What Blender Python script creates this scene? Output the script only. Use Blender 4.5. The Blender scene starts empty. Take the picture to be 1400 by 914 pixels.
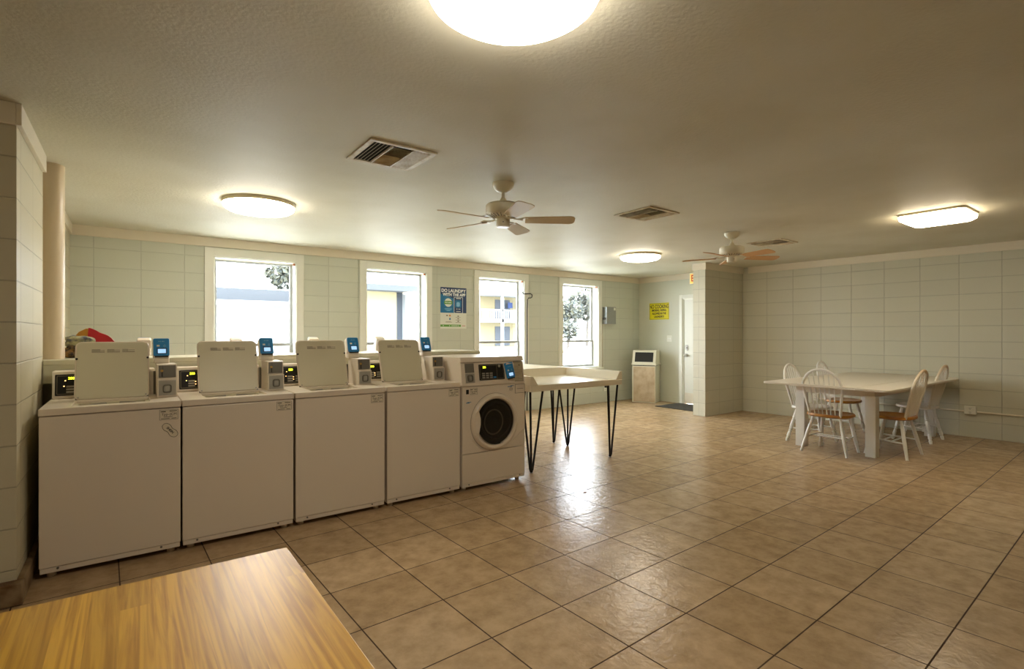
import bpy, bmesh, math, random
from mathutils import Vector, Matrix
random.seed(7)
PI = math.pi
S = bpy.context.scene
COL = S.collection

# ------------------------------------------------------------------ camera
YAW = 0.6351
cam_d = bpy.data.cameras.new('camera')
cam = bpy.data.objects.new('camera', cam_d)
COL.objects.link(cam)
cam_d.sensor_width = 36.0
cam_d.lens = 706.5 / 1400 * 36
cam_d.shift_y = -1.1 / 1400
cam_d.clip_start = 0.02
cam.location = (0, 0, 1.32)
cam.rotation_euler = (PI / 2, 0, -YAW)
S.camera = cam

# ------------------------------------------------------------------ light, exposure
S.view_settings.view_transform = 'Standard'
S.view_settings.look = 'None'
S.view_settings.gamma = 1.0
S.view_settings.use_curve_mapping = False
S.view_settings.exposure = 1.75
SKY = 6.3
LAMP = 8.6
w = bpy.data.worlds.new('sky')
S.world = w
w.use_nodes = True
bg = w.node_tree.nodes['Background']
bg.inputs[0].default_value = (0.86, 0.93, 1.0, 1)
bg.inputs[1].default_value = SKY
try:
    S.cycles.use_denoising = True
    S.cycles.max_bounces = 10
    S.cycles.diffuse_bounces = 6
    S.cycles.glossy_bounces = 4
    S.cycles.transparent_max_bounces = 12
    S.cycles.caustics_reflective = False
    S.cycles.caustics_refractive = False
    S.cycles.sample_clamp_indirect = 6
except Exception:
    pass


# ------------------------------------------------------------------ colour and materials
def lin(c):
    return tuple((x / 12.92 if x <= 0.04045 else ((x + 0.055) / 1.055) ** 2.4) for x in [v / 255 for v in c]) + (1,)


def mat(name, rgb, rough=0.5, metal=0.0, spec=0.5, emit=None, estr=0, coat=0, bump=None, mottle=None):
    m = bpy.data.materials.new(name)
    m.use_nodes = True
    nt = m.node_tree
    b = nt.nodes['Principled BSDF']
    b.inputs['Base Color'].default_value = lin(rgb)
    b.inputs['Roughness'].default_value = rough
    b.inputs['Metallic'].default_value = metal
    b.inputs['Specular IOR Level'].default_value = spec
    b.inputs['Coat Weight'].default_value = coat
    if emit:
        b.inputs['Emission Color'].default_value = lin(emit)
        b.inputs['Emission Strength'].default_value = estr
    tc = nt.nodes.new('ShaderNodeTexCoord')
    if mottle:
        n = nt.nodes.new('ShaderNodeTexNoise')
        n.inputs['Scale'].default_value = mottle[0]
        n.inputs['Detail'].default_value = 4
        nt.links.new(tc.outputs['Object'], n.inputs['Vector'])
        mx = nt.nodes.new('ShaderNodeMix')
        mx.data_type = 'RGBA'
        mx.inputs[6].default_value = lin(rgb)
        mx.inputs[7].default_value = lin(mottle[1])
        cr = nt.nodes.new('ShaderNodeMapRange')
        cr.inputs[1].default_value = 0.4
        cr.inputs[2].default_value = 0.65
        nt.links.new(n.outputs[0], cr.inputs[0])
        nt.links.new(cr.outputs[0], mx.inputs[0])
        nt.links.new(mx.outputs[2], b.inputs['Base Color'])
    if bump:
        n = nt.nodes.new('ShaderNodeTexNoise')
        n.inputs['Scale'].default_value = bump[0]
        n.inputs['Detail'].default_value = 3
        nt.links.new(tc.outputs['Object'], n.inputs['Vector'])
        bp = nt.nodes.new('ShaderNodeBump')
        bp.inputs['Strength'].default_value = bump[1]
        bp.inputs['Distance'].default_value = bump[2]
        nt.links.new(n.outputs[0], bp.inputs['Height'])
        nt.links.new(bp.outputs[0], b.inputs['Normal'])
    return m


def block_mat(name, rgb, u0, v0, bw=0.4064, bh=0.20328, joint=0.74):
    """painted stack-bond concrete block, from UVs in metres"""
    m = mat(name, rgb, rough=0.42, spec=0.4)
    nt = m.node_tree
    b = nt.nodes['Principled BSDF']
    uv = nt.nodes.new('ShaderNodeUVMap')
    mp = nt.nodes.new('ShaderNodeMapping')
    mp.inputs['Location'].default_value = (-u0, -v0, 0)
    nt.links.new(uv.outputs[0], mp.inputs[0])
    br = nt.nodes.new('ShaderNodeTexBrick')
    br.offset = 0
    br.squash = 1
    br.inputs['Scale'].default_value = 1
    br.inputs['Mortar Size'].default_value = 0.005
    br.inputs['Mortar Smooth'].default_value = 0.6
    br.inputs['Bias'].default_value = 0
    br.inputs['Brick Width'].default_value = bw
    br.inputs['Row Height'].default_value = bh
    c = lin(rgb)
    br.inputs['Color1'].default_value = c
    br.inputs['Color2'].default_value = tuple(x * 0.97 for x in c[:3]) + (1,)
    br.inputs['Mortar'].default_value = tuple(x * joint for x in c[:3]) + (1,)
    nt.links.new(mp.outputs[0], br.inputs['Vector'])
    nt.links.new(br.outputs['Color'], b.inputs['Base Color'])
    n = nt.nodes.new('ShaderNodeTexNoise')
    n.inputs['Scale'].default_value = 45
    n.inputs['Detail'].default_value = 3
    nt.links.new(mp.outputs[0], n.inputs['Vector'])
    mu = nt.nodes.new('ShaderNodeMath')
    mu.operation = 'MULTIPLY_ADD'
    mu.inputs[1].default_value = -1.0
    nt.links.new(br.outputs['Fac'], mu.inputs[0])
    sc = nt.nodes.new('ShaderNodeMath')
    sc.operation = 'MULTIPLY'
    sc.inputs[1].default_value = 0.18
    nt.links.new(n.outputs[0], sc.inputs[0])
    nt.links.new(sc.outputs[0], mu.inputs[2])
    bp = nt.nodes.new('ShaderNodeBump')
    bp.inputs['Strength'].default_value = 0.6
    bp.inputs['Distance'].default_value = 0.004
    nt.links.new(mu.outputs[0], bp.inputs['Height'])
    nt.links.new(bp.outputs[0], b.inputs['Normal'])
    return m


def tile_mat():
    m = mat('floor_tile', (176, 146, 110), rough=0.3, spec=0.3)
    nt = m.node_tree
    b = nt.nodes['Principled BSDF']
    tc = nt.nodes.new('ShaderNodeTexCoord')
    mp = nt.nodes.new('ShaderNodeMapping')
    mp.vector_type = 'TEXTURE'
    mp.inputs['Location'].default_value = (0.8013, 3.0725, 0)
    mp.inputs['Rotation'].default_value = (0, 0, 0.034)
    nt.links.new(tc.outputs['Object'], mp.inputs[0])
    br = nt.nodes.new('ShaderNodeTexBrick')
    br.offset = 0
    br.squash = 1
    br.inputs['Scale'].default_value = 1
    br.inputs['Mortar Size'].default_value = 0.0037
    br.inputs['Mortar Smooth'].default_value = 0.25
    br.inputs['Bias'].default_value = 0
    br.inputs['Brick Width'].default_value = 0.4183
    br.inputs['Row Height'].default_value = 0.4095
    br.inputs['Color1'].default_value = lin((186, 160, 126))
    br.inputs['Color2'].default_value = lin((172, 146, 112))
    br.inputs['Mortar'].default_value = lin((76, 56, 36))
    nt.links.new(mp.outputs[0], br.inputs['Vector'])
    n1 = nt.nodes.new('ShaderNodeTexNoise')
    n1.inputs['Scale'].default_value = 9
    n1.inputs['Detail'].default_value = 6
    n1.inputs['Roughness'].default_value = 0.65
    nt.links.new(mp.outputs[0], n1.inputs['Vector'])
    cr = nt.nodes.new('ShaderNodeValToRGB')
    cr.color_ramp.elements[0].position = 0.32
    cr.color_ramp.elements[0].color = (0.76, 0.73, 0.68, 1)
    cr.color_ramp.elements[1].position = 0.62
    cr.color_ramp.elements[1].color = (1.08, 1.08, 1.08, 1)
    nt.links.new(n1.outputs[0], cr.inputs[0])
    mx = nt.nodes.new('ShaderNodeMix')
    mx.data_type = 'RGBA'
    mx.blend_type = 'MULTIPLY'
    mx.inputs[0].default_value = 1
    nt.links.new(br.outputs['Color'], mx.inputs[6])
    nt.links.new(cr.outputs[0], mx.inputs[7])
    nt.links.new(mx.outputs[2], b.inputs['Base Color'])
    # gloss: tiles semi-gloss, grout matt
    rr = nt.nodes.new('ShaderNodeMapRange')
    rr.inputs[3].default_value = 0.25
    rr.inputs[4].default_value = 0.85
    nt.links.new(br.outputs['Fac'], rr.inputs[0])
    nt.links.new(rr.outputs[0], b.inputs['Roughness'])
    # gentle waves pressed into each tile
    n2 = nt.nodes.new('ShaderNodeTexNoise')
    n2.inputs['Scale'].default_value = 24
    n2.inputs['Detail'].default_value = 3
    n2.inputs['Distortion'].default_value = 0.6
    nt.links.new(mp.outputs[0], n2.inputs['Vector'])
    mu = nt.nodes.new('ShaderNodeMath')
    mu.operation = 'MULTIPLY_ADD'
    mu.inputs[1].default_value = -0.8
    nt.links.new(br.outputs['Fac'], mu.inputs[0])
    nt.links.new(n2.outputs[0], mu.inputs[2])
    bp = nt.nodes.new('ShaderNodeBump')
    bp.inputs['Strength'].default_value = 0.55
    bp.inputs['Distance'].default_value = 0.004
    nt.links.new(mu.outputs[0], bp.inputs['Height'])
    nt.links.new(bp.outputs[0], b.inputs['Normal'])
    return m


def plank_mat():
    """yellow oak strips running along Y"""
    m = mat('oak_strips', (196, 150, 66), rough=0.33)
    nt = m.node_tree
    b = nt.nodes['Principled BSDF']
    tc = nt.nodes.new('ShaderNodeTexCoord')
    sx = nt.nodes.new('ShaderNodeSeparateXYZ')
    nt.links.new(tc.outputs['Object'], sx.inputs[0])

    def math_(op, a, b_=None):
        n = nt.nodes.new('ShaderNodeMath')
        n.operation = op
        if isinstance(a, (int, float)):
            n.inputs[0].default_value = a
        else:
            nt.links.new(a, n.inputs[0])
        if b_ is not None:
            if isinstance(b_, (int, float)):
                n.inputs[1].default_value = b_
            else:
                nt.links.new(b_, n.inputs[1])
        return n.outputs[0]
    fl = math_('FLOOR', math_('DIVIDE', sx.outputs[0], 0.052))
    wn = nt.nodes.new('ShaderNodeTexWhiteNoise')
    wn.noise_dimensions = '1D'
    nt.links.new(fl, wn.inputs['W'])
    seg = math_('FLOOR', math_('DIVIDE', math_('ADD', sx.outputs[1], math_('MULTIPLY', wn.outputs[0], 9.0)), 4.0))
    wn2 = nt.nodes.new('ShaderNodeTexWhiteNoise')
    wn2.noise_dimensions = '2D'
    cv = nt.nodes.new('ShaderNodeCombineXYZ')
    nt.links.new(fl, cv.inputs[0])
    nt.links.new(seg, cv.inputs[1])
    nt.links.new(cv.outputs[0], wn2.inputs['Vector'])
    mp = nt.nodes.new('ShaderNodeMapping')
    mp.inputs['Scale'].default_value = (60, 2.2, 1)
    nt.links.new(tc.outputs['Object'], mp.inputs[0])
    ofs = nt.nodes.new('ShaderNodeVectorMath')
    ofs.operation = 'ADD'
    cv2 = nt.nodes.new('ShaderNodeCombineXYZ')
    nt.links.new(math_('MULTIPLY', wn2.outputs[0], 40.0), cv2.inputs[1])
    nt.links.new(mp.outputs[0], ofs.inputs[0])
    nt.links.new(cv2.outputs[0], ofs.inputs[1])
    n = nt.nodes.new('ShaderNodeTexNoise')
    n.inputs['Scale'].default_value = 1
    n.inputs['Detail'].default_value = 5
    n.inputs['Distortion'].default_value = 1.3
    nt.links.new(ofs.outputs[0], n.inputs['Vector'])
    cr = nt.nodes.new('ShaderNodeValToRGB')
    cr.color_ramp.elements[0].position = 0.36
    cr.color_ramp.elements[0].color = lin((166, 118, 20))
    cr.color_ramp.elements[1].position = 0.6
    cr.color_ramp.elements[1].color = lin((206, 158, 50))
    nt.links.new(n.outputs[0], cr.inputs[0])
    hs = nt.nodes.new('ShaderNodeHueSaturation')
    v = nt.nodes.new('ShaderNodeMapRange')
    v.inputs[3].default_value = 0.8
    v.inputs[4].default_value = 1.06
    nt.links.new(wn2.outputs[0], v.inputs[0])
    nt.links.new(v.outputs[0], hs.inputs['Value'])
    nt.links.new(cr.outputs[0], hs.inputs['Color'])
    nt.links.new(hs.outputs[0], b.inputs['Base Color'])
    return m


def glass_mat(name, tint=(1, 1, 1), gl=0.06, rough=0.0):
    m = bpy.data.materials.new(name)
    m.use_nodes = True
    nt = m.node_tree
    nt.nodes.remove(nt.nodes['Principled BSDF'])
    out = nt.nodes['Material Output']
    tr = nt.nodes.new('ShaderNodeBsdfTransparent')
    tr.inputs[0].default_value = (*tint, 1)
    gs = nt.nodes.new('ShaderNodeBsdfGlossy')
    gs.inputs['Roughness'].default_value = rough
    lw = nt.nodes.new('ShaderNodeLayerWeight')
    pw_ = nt.nodes.new('ShaderNodeMath')
    pw_.operation = 'POWER'
    pw_.inputs[1].default_value = 5
    nt.links.new(lw.outputs['Facing'], pw_.inputs[0])
    ma_ = nt.nodes.new('ShaderNodeMath')
    ma_.operation = 'MULTIPLY_ADD'
    ma_.inputs[1].default_value = 0.8
    ma_.inputs[2].default_value = gl * 0.6
    nt.links.new(pw_.outputs[0], ma_.inputs[0])
    mx = nt.nodes.new('ShaderNodeMixShader')
    nt.links.new(ma_.outputs[0], mx.inputs[0])
    nt.links.new(tr.outputs[0], mx.inputs[1])
    nt.links.new(gs.outputs[0], mx.inputs[2])
    nt.links.new(mx.outputs[0], out.inputs[0])
    return m


def worn_mat():
    """white paint rubbed through to wood along the upper bow"""
    m = mat('worn_white_paint', (222, 214, 196), rough=0.4)
    nt = m.node_tree
    b = nt.nodes['Principled BSDF']
    tc = nt.nodes.new('ShaderNodeTexCoord')
    sx = nt.nodes.new('ShaderNodeSeparateXYZ')
    nt.links.new(tc.outputs['Object'], sx.inputs[0])
    n = nt.nodes.new('ShaderNodeTexNoise')
    n.inputs['Scale'].default_value = 9
    nt.links.new(tc.outputs['Object'], n.inputs['Vector'])
    ad = nt.nodes.new('ShaderNodeMath')
    ad.operation = 'MULTIPLY_ADD'
    ad.inputs[1].default_value = 0.25
    nt.links.new(n.outputs[0], ad.inputs[0])
    nt.links.new(sx.outputs[2], ad.inputs[2])
    r = nt.nodes.new('ShaderNodeMapRange')
    r.inputs[1].default_value = 0.95
    r.inputs[2].default_value = 1.08
    nt.links.new(ad.outputs[0], r.inputs[0])
    mx = nt.nodes.new('ShaderNodeMix')
    mx.data_type = 'RGBA'
    mx.inputs[6].default_value = lin((222, 214, 196))
    mx.inputs[7].default_value = lin((206, 166, 108))
    nt.links.new(r.outputs[0], mx.inputs[0])
    nt.links.new(mx.outputs[2], b.inputs['Base Color'])
    return m


WALLC = (203, 206, 191)
M = dict(
    wall_b=block_mat('block_paint_back', WALLC, 0.086, 2.2231 - 11 * 0.20328, joint=0.84),
    wall_r=block_mat('block_paint_right', (202, 200, 180), -3.842, 2.2342 - 11 * 0.20328),
    wall_p=block_mat('block_paint_partition', (202, 200, 182), 7.76, 2.2342 - 11 * 0.20328),
    wall_l=block_mat('block_paint_left', (205, 198, 172), 3.62, 2.19 - 10 * 0.20328),
    plaster=mat('wall_plaster', (206, 207, 190), 0.5, bump=(60, 0.2, 0.002)),
    ceil=mat('ceiling_paint', (214, 211, 194), 0.56, spec=0.16, bump=(55, 0.45, 0.005), mottle=(1.3, (206, 202, 182))),
    trim=mat('cream_trim_paint', (222, 213, 192), 0.4),
    white_trim=mat('white_window_paint', (228, 228, 216), 0.35),
    tile=tile_mat(),
    oak=plank_mat(),
    enamel=mat('white_enamel', (224, 212, 195), 0.28, spec=0.5),
    enamel_in=mat('white_lid_lining', (212, 205, 180), 0.35),
    enamel2=mat('cream_plastic', (226, 215, 198), 0.4),
    black=mat('black_plastic', (14, 12, 9), 0.3),
    void=mat('dark_recess', (10, 9, 8), 0.9),
    steel=mat('brushed_steel', (170, 166, 156), 0.4, metal=0.45),
    steel_dk=mat('dark_steel', (118, 114, 104), 0.4, metal=0.4),
    alu=mat('aluminium_frame', (158, 158, 154), 0.45),
    blue=mat('blue_plastic', (34, 138, 208), 0.45),
    screen=mat('lit_screen', (150, 190, 225), 0.3, emit=(150, 190, 230), estr=0.35),
    digit=mat('green_digits', (220, 230, 40), 0.4, emit=(214, 232, 40), estr=1.6),
    led=mat('lit_indicator', (255, 190, 110), 0.4, emit=(255, 190, 110), estr=1.5),
    key=mat('grey_keys', (150, 146, 134), 0.5),
    ink=mat('dark_ink', (52, 44, 34), 0.7),
    ink_soft=mat('grey_ink', (128, 118, 98), 0.7),
    label=mat('label_film', (218, 208, 186), 0.45),
    label_dk=mat('tan_label_film', (178, 166, 138), 0.45),
    rubber=mat('black_rubber', (44, 42, 40), 0.55),
    rod=mat('black_iron', (34, 32, 31), 0.38, metal=0.6),
    laminate=mat('cream_laminate', (232, 222, 198), 0.25),
    white_paint=mat('white_furniture_paint', (222, 214, 198), 0.38),
    white_leg=mat('white_leg_paint', (226, 224, 216), 0.38),
    seat_wood=mat('varnished_oak_seat', (182, 124, 42), 0.3, mottle=(7, (150, 92, 28))),
    worn=worn_mat(),
    fan=mat('cream_fan_enamel', (218, 210, 184), 0.3),
    blade=mat('tan_fan_blade', (196, 172, 128), 0.45),
    blade2=mat('oak_fan_blade', (204, 156, 102), 0.45),
    lamp_base=mat('lamp_base_enamel', (200, 190, 160), 0.4),
    lamp=mat('glowing_lamp_lens', (255, 250, 235), 0.4, emit=(255, 244, 226), estr=LAMP),
    lamp2=mat('glowing_square_lens', (255, 246, 224), 0.4, emit=(255, 236, 204), estr=LAMP * 0.75),
    vent=mat('vent_enamel', (206, 196, 166), 0.45, mottle=(14, (180, 160, 124))),
    glass=glass_mat('window_glass'),
    door_glass=glass_mat('washer_door_glass', (0.55, 0.53, 0.5), 0.07),
    yellow=mat('yellow_sign', (226, 216, 20), 0.45),
    red=mat('red_plastic_bag', (176, 26, 34), 0.35),
    red_ink=mat('red_ink', (190, 30, 20), 0.5),
    orange=mat('ochre_cloth', (196, 138, 40), 0.6),
    cloth=mat('printed_grey_cloth', (74, 78, 88), 0.8, mottle=(26, (176, 172, 130))),
    dark_cloth=mat('dark_printed_cloth', (30, 24, 18), 0.8, mottle=(38, (150, 116, 60))),
    navy=mat('poster_navy', (38, 66, 108), 0.4),
    pblue=mat('poster_blue', (28, 116, 166), 0.4),
    pwhite=mat('poster_white', (226, 228, 216), 0.4),
    green=mat('poster_green', (104, 164, 72), 0.4),
    white_ink=mat('white_ink', (240, 242, 240), 0.4),
    sky_ink=mat('pale_blue_ink', (130, 190, 222), 0.4),
    orange_ink=mat('orange_ink', (216, 140, 60), 0.4),
    grey_box=mat('grey_steel_box', (150, 154, 150), 0.45, metal=0.3),
    bin_lid=mat('cream_bin_lid', (214, 210, 188), 0.4),
    bin_body=mat('stone_bin_panel', (196, 178, 148), 0.6, mottle=(7, (176, 154, 122))),
    mat_=mat('ribbed_mat', (66, 60, 50), 0.9, mottle=(60, (38, 34, 28))),
    pipe=mat('painted_pipe', (214, 196, 166), 0.35),
    leaf=mat('dry_leaf', (150, 92, 44), 0.7),
    ledge=mat('painted_ledge', (208, 206, 184), 0.4),
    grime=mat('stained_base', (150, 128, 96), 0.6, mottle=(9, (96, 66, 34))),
    out_white=mat('outdoor_white', (140, 142, 142), 0.8),
    out_grey=mat('outdoor_grey_roof', (54, 58, 62), 0.8),
    out_shade=mat('outdoor_opening', (44, 50, 58), 0.6),
    out_cream=mat('outdoor_cream', (118, 108, 80), 0.8),
    out_blue=mat('outdoor_blue_towel', (24, 44, 84), 0.8),
    out_leaf=mat('outdoor_foliage', (54, 60, 58), 0.9, mottle=(3, (72, 70, 50))),
    out_trunk=mat('outdoor_bark', (70, 64, 58), 0.9),
    out_ground=mat('outdoor_pavement', (204, 206, 202), 0.9),
    out_grass=mat('outdoor_dry_grass', (104, 94, 52), 0.9),
)


# ------------------------------------------------------------------ mesh helpers
class G:
    """collects shapes; build() links them as ONE mesh object"""
    def __init__(s):
        s.bm = bmesh.new()

    def poly(s, pts, h, axis='z', rev=False):
        """extrude a closed outline; pts are (a,b) in the plane across axis; h=(h0,h1)"""
        def P(a, b, c):
            return {'z': (a, b, c), 'y': (a, c, b), 'x': (c, a, b)}[axis]
        v0 = [s.bm.verts.new(P(a, b, h[0])) for a, b in pts]
        v1 = [s.bm.verts.new(P(a, b, h[1])) for a, b in pts]
        n = len(pts)
        s.bm.faces.new(v0)
        s.bm.faces.new(v1)
        for i in range(n):
            s.bm.faces.new((v0[i], v0[(i + 1) % n], v1[(i + 1) % n], v1[i]))
        return s

    def box(s, x0, x1, y0, y1, z0, z1):
        return s.poly([(x0, y0), (x1, y0), (x1, y1), (x0, y1)], (z0, z1))

    def ring(s, outer, inner, h, axis='z'):
        """closed frame between two outlines with the same number of points"""
        def P(a, b, c):
            return {'z': (a, b, c), 'y': (a, c, b), 'x': (c, a, b)}[axis]
        n = len(outer)
        L = [[s.bm.verts.new(P(a, b, hh)) for a, b in o] for o in (outer, inner) for hh in h]
        oo, o1, ii, i1 = L
        for i in range(n):
            j = (i + 1) % n
            s.bm.faces.new((oo[i], oo[j], o1[j], o1[i]))
            s.bm.faces.new((ii[i], ii[j], i1[j], i1[i]))
            s.bm.faces.new((oo[i], oo[j], ii[j], ii[i]))
            s.bm.faces.new((o1[i], o1[j], i1[j], i1[i]))
        return s

    def lathe(s, prof, c=(0, 0, 0), n=40, axis='z', caps=True):
        """prof = [(r, h)...]"""
        rings = []
        for r, h in prof:
            rg = []
            for k in range(n):
                a = 2 * PI * k / n
                x, y = r * math.cos(a), r * math.sin(a)
                p = {'z': (x, y, h), 'y': (x, h, y), 'x': (h, x, y)}[axis]
                rg.append(s.bm.verts.new((p[0] + c[0], p[1] + c[1], p[2] + c[2])))
            rings.append(rg)
        for a, b in zip(rings, rings[1:]):
            for k in range(n):
                s.bm.faces.new((a[k], a[(k + 1) % n], b[(k + 1) % n], b[k]))
        if caps:
            s.bm.faces.new(rings[0])
            s.bm.faces.new(rings[-1])
        return s

    def tube(s, pts, r, n=10, closed=False, flat=1.0):
        """round bar through points; r a number or one radius per point"""
        pts = [Vector(p) for p in pts]
        m = len(pts)
        rr = r if isinstance(r, (list, tuple)) else [r] * m
        rings = []
        prev = None
        for i, p in enumerate(pts):
            if closed:
                t = (pts[(i + 1) % m] - pts[i - 1]).normalized()
            else:
                t = (pts[min(i + 1, m - 1)] - pts[max(i - 1, 0)]).normalized()
            if prev is None:
                up = Vector((0, 0, 1)) if abs(t.z) < 0.9 else Vector((0, 1, 0))
                a = t.cross(up).normalized()
            else:
                a = (prev - t * prev.dot(t)).normalized()
            prev = a
            b = t.cross(a)
            rings.append([s.bm.verts.new(p + (a * math.cos(2 * PI * k / n) + b * math.sin(2 * PI * k / n) * flat) * rr[i]) for k in range(n)])
        pairs = list(zip(rings, rings[1:])) + ([(rings[-1], rings[0])] if closed else [])
        for a, b in pairs:
            for k in range(n):
                s.bm.faces.new((a[k], a[(k + 1) % n], b[(k + 1) % n], b[k]))
        if not closed:
            s.bm.faces.new(rings[0])
            s.bm.faces.new(rings[-1])
        return s

    def blob(s, c, r, sub=3, rough=0.1, seed=0):
        res = bmesh.ops.create_icosphere(s.bm, subdivisions=sub, radius=1)
        rnd = random.Random(seed)
        ph = [rnd.uniform(0, 6.28) for _ in range(6)]
        for v in res['verts']:
            d = v.co.normalized()
            k = 1 + rough * (math.sin(3 * d.x + ph[0]) + math.sin(4 * d.y + ph[1]) + math.sin(5 * d.z + ph[2]) + 0.6 * math.sin(9 * d.x + 7 * d.z + ph[3]) + 0.6 * math.sin(11 * d.y + ph[4]))
            v.co = Vector((c[0] + d.x * r[0] * k, c[1] + d.y * r[1] * k, c[2] + d.z * r[2] * k))
        return s

    def xf(s, mtx):
        bmesh.ops.transform(s.bm, matrix=mtx, verts=s.bm.verts)
        return s

    def build(s, name, m, parent=None, bevel=0, smooth=False, uv=None, seg=2):
        bmesh.ops.recalc_face_normals(s.bm, faces=s.bm.faces)
        me = bpy.data.meshes.new(name)
        if uv:
            lay = s.bm.loops.layers.uv.new('UVMap')
            for f in s.bm.faces:
                for l in f.loops:
                    l[lay].uv = uv(l.vert.co, f.normal)
        s.bm.to_mesh(me)
        s.bm.free()
        me.materials.append(M[m] if isinstance(m, str) else m)
        if smooth:
            me.shade_smooth()
            try:
                me.set_sharp_from_angle(angle=math.radians(35))
            except Exception:
                pass
        o = bpy.data.objects.new(name, me)
        COL.objects.link(o)
        if parent:
            o.parent = parent
        if bevel:
            bv = o.modifiers.new('edge', 'BEVEL')
            bv.width = bevel
            bv.segments = seg
            bv.limit_method = 'ANGLE'
            bv.angle_limit = math.radians(40)
            bv.harden_normals = False
        return o


def rrect(x0, x1, y0, y1, r, n=5):
    pts = []
    for cx, cy, a0 in ((x1 - r, y1 - r, 0), (x0 + r, y1 - r, 90), (x0 + r, y0 + r, 180), (x1 - r, y0 + r, 270)):
        for k in range(n + 1):
            a = math.radians(a0 + 90 * k / n)
            pts.append((cx + r * math.cos(a), cy + r * math.sin(a)))
    return pts


def rect(x0, x1, y0, y1):
    return [(x0, y0), (x1, y0), (x1, y1), (x0, y1)]


def empty(name, loc=(0, 0, 0), rz=0):
    o = bpy.data.objects.new(name, None)
    o.empty_display_size = 0.1
    COL.objects.link(o)
    o.location = loc
    o.rotation_euler = (0, 0, rz)
    return o


def tag(o, label=None, cat=None, group=None, kind=None):
    if label:
        o['label'] = label
    if cat:
        o['category'] = cat
    if group:
        o['group'] = group
    if kind:
        o['kind'] = kind
    return o


def plabel(o, text):
    o['label'] = text
    return o


def struct(o):
    o['kind'] = 'structure'
    return o


def text(s, size, m, parent, loc, rot=(PI / 2, 0, 0), name='lettering', ax='CENTER', sx=1.0, bold=0.0):
    c = bpy.data.curves.new(name, 'FONT')
    c.body = s
    c.size = size
    c.align_x = ax
    c.align_y = 'CENTER'
    c.extrude = 0.0004
    c.offset = bold
    c.materials.append(M[m])
    tmp = bpy.data.objects.new(name, c)
    COL.objects.link(tmp)
    bpy.context.view_layer.update()
    me = bpy.data.meshes.new_from_object(tmp.evaluated_get(bpy.context.evaluated_depsgraph_get()))
    bpy.data.objects.remove(tmp)
    me.name = name
    if not me.materials:
        me.materials.append(M[m])
    o = bpy.data.objects.new(name, me)
    COL.objects.link(o)
    o.parent = parent
    o.location = loc
    o.rotation_euler = rot
    o.scale = (sx, 1, 1)
    return o


def copy_tree(o, parent=None):
    c = o.copy()
    COL.objects.link(c)
    if parent:
        c.parent = parent
    for ch in list(o.children):
        copy_tree(ch, c)
    return c


# ------------------------------------------------------------------ room shell
H = 2.45
WY = 7.0            # window wall plane
EX = 8.40           # end wall plane
LX = -0.51          # left wall plane in the alcove
PX = -0.455         # left wing wall face
th = 0.0633
nR = Vector((math.cos(th), math.sin(th), 0))
tR = Vector((math.sin(th), -math.cos(th), 0))
dR = 8.743


def RP(s, off, z):
    """point by distance s along the right wall, off metres in front of it"""
    p = nR * (dR - off) + tR * s
    return Vector((p.x, p.y, z))


UVX = lambda co, n: (co.x, co.z) if abs(n.y) > 0.5 else (co.y, co.z)
UVY = lambda co, n: (co.y, co.z) if abs(n.x) > 0.5 else (co.x, co.z)

struct(G().box(-3.2, 9.2, -2.2, 7.2, -0.12, 0.0).build('floor', 'tile'))
struct(G().box(-3.2, 9.2, -2.2, 7.25, H, H + 0.15).build('ceiling', 'ceil'))

OPEN = [(0.785, 1.705), (2.635, 3.555), (4.495, 5.405), (6.295, 7.200)]
ZS, ZH = 0.70, 2.235
g = G()
xs = [-3.2] + [v for o in OPEN for v in o] + [9.0]
for i in range(0, len(xs), 2):
    g.box(xs[i], xs[i + 1], WY, WY + 0.2, 0, H)
for a, b in OPEN:
    g.box(a, b, WY, WY + 0.2, 0, ZS)
    g.box(a, b, WY, WY + 0.2, ZH, H)
struct(g.build('wall_back', 'wall_b', uv=UVX))

# end wall with door opening, partition, right wall, unseen walls closing the room
DY0, DY1, DZ = 5.08, 5.955, 1.985
g = G()
g.box(EX, EX + 0.15, DY1, WY, 0, H)
g.box(EX, EX + 0.15, 5.0, DY0, 0, H)
g.box(EX, EX + 0.15, DY0, DY1, DZ, H)
struct(g.build('wall_end', 'plaster'))
struct(G().box(7.36, 9.0, 4.80, 5.02, 0, H).build('wall_partition', 'wall_p', uv=UVX))
g = G()
a, b = RP(-5.0, 0, 0), RP(11.0, 0, 0)
c, d = RP(11.0, -0.2, 0), RP(-5.0, -0.2, 0)
g.poly([(a.x, a.y), (b.x, b.y), (c.x, c.y), (d.x, d.y)], (0, H))
struct(g.build('wall_right', 'wall_r', uv=lambda co, n: (co.x * tR.x + co.y * tR.y, co.z)))
struct(G().box(-3.2, 9.2, -2.2, -2.0, 0, H).build('wall_front', 'wall_b', uv=UVX))
g = G().box(-3.2, -3.0, -2.0, 3.5, 0, H)
g.box(-3.2, PX, 3.50, 4.44, 0, H)
g.box(-3.2, LX, 4.44, WY, 0, H)
struct(g.build('wall_left', 'wall_l', uv=UVY))

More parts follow.
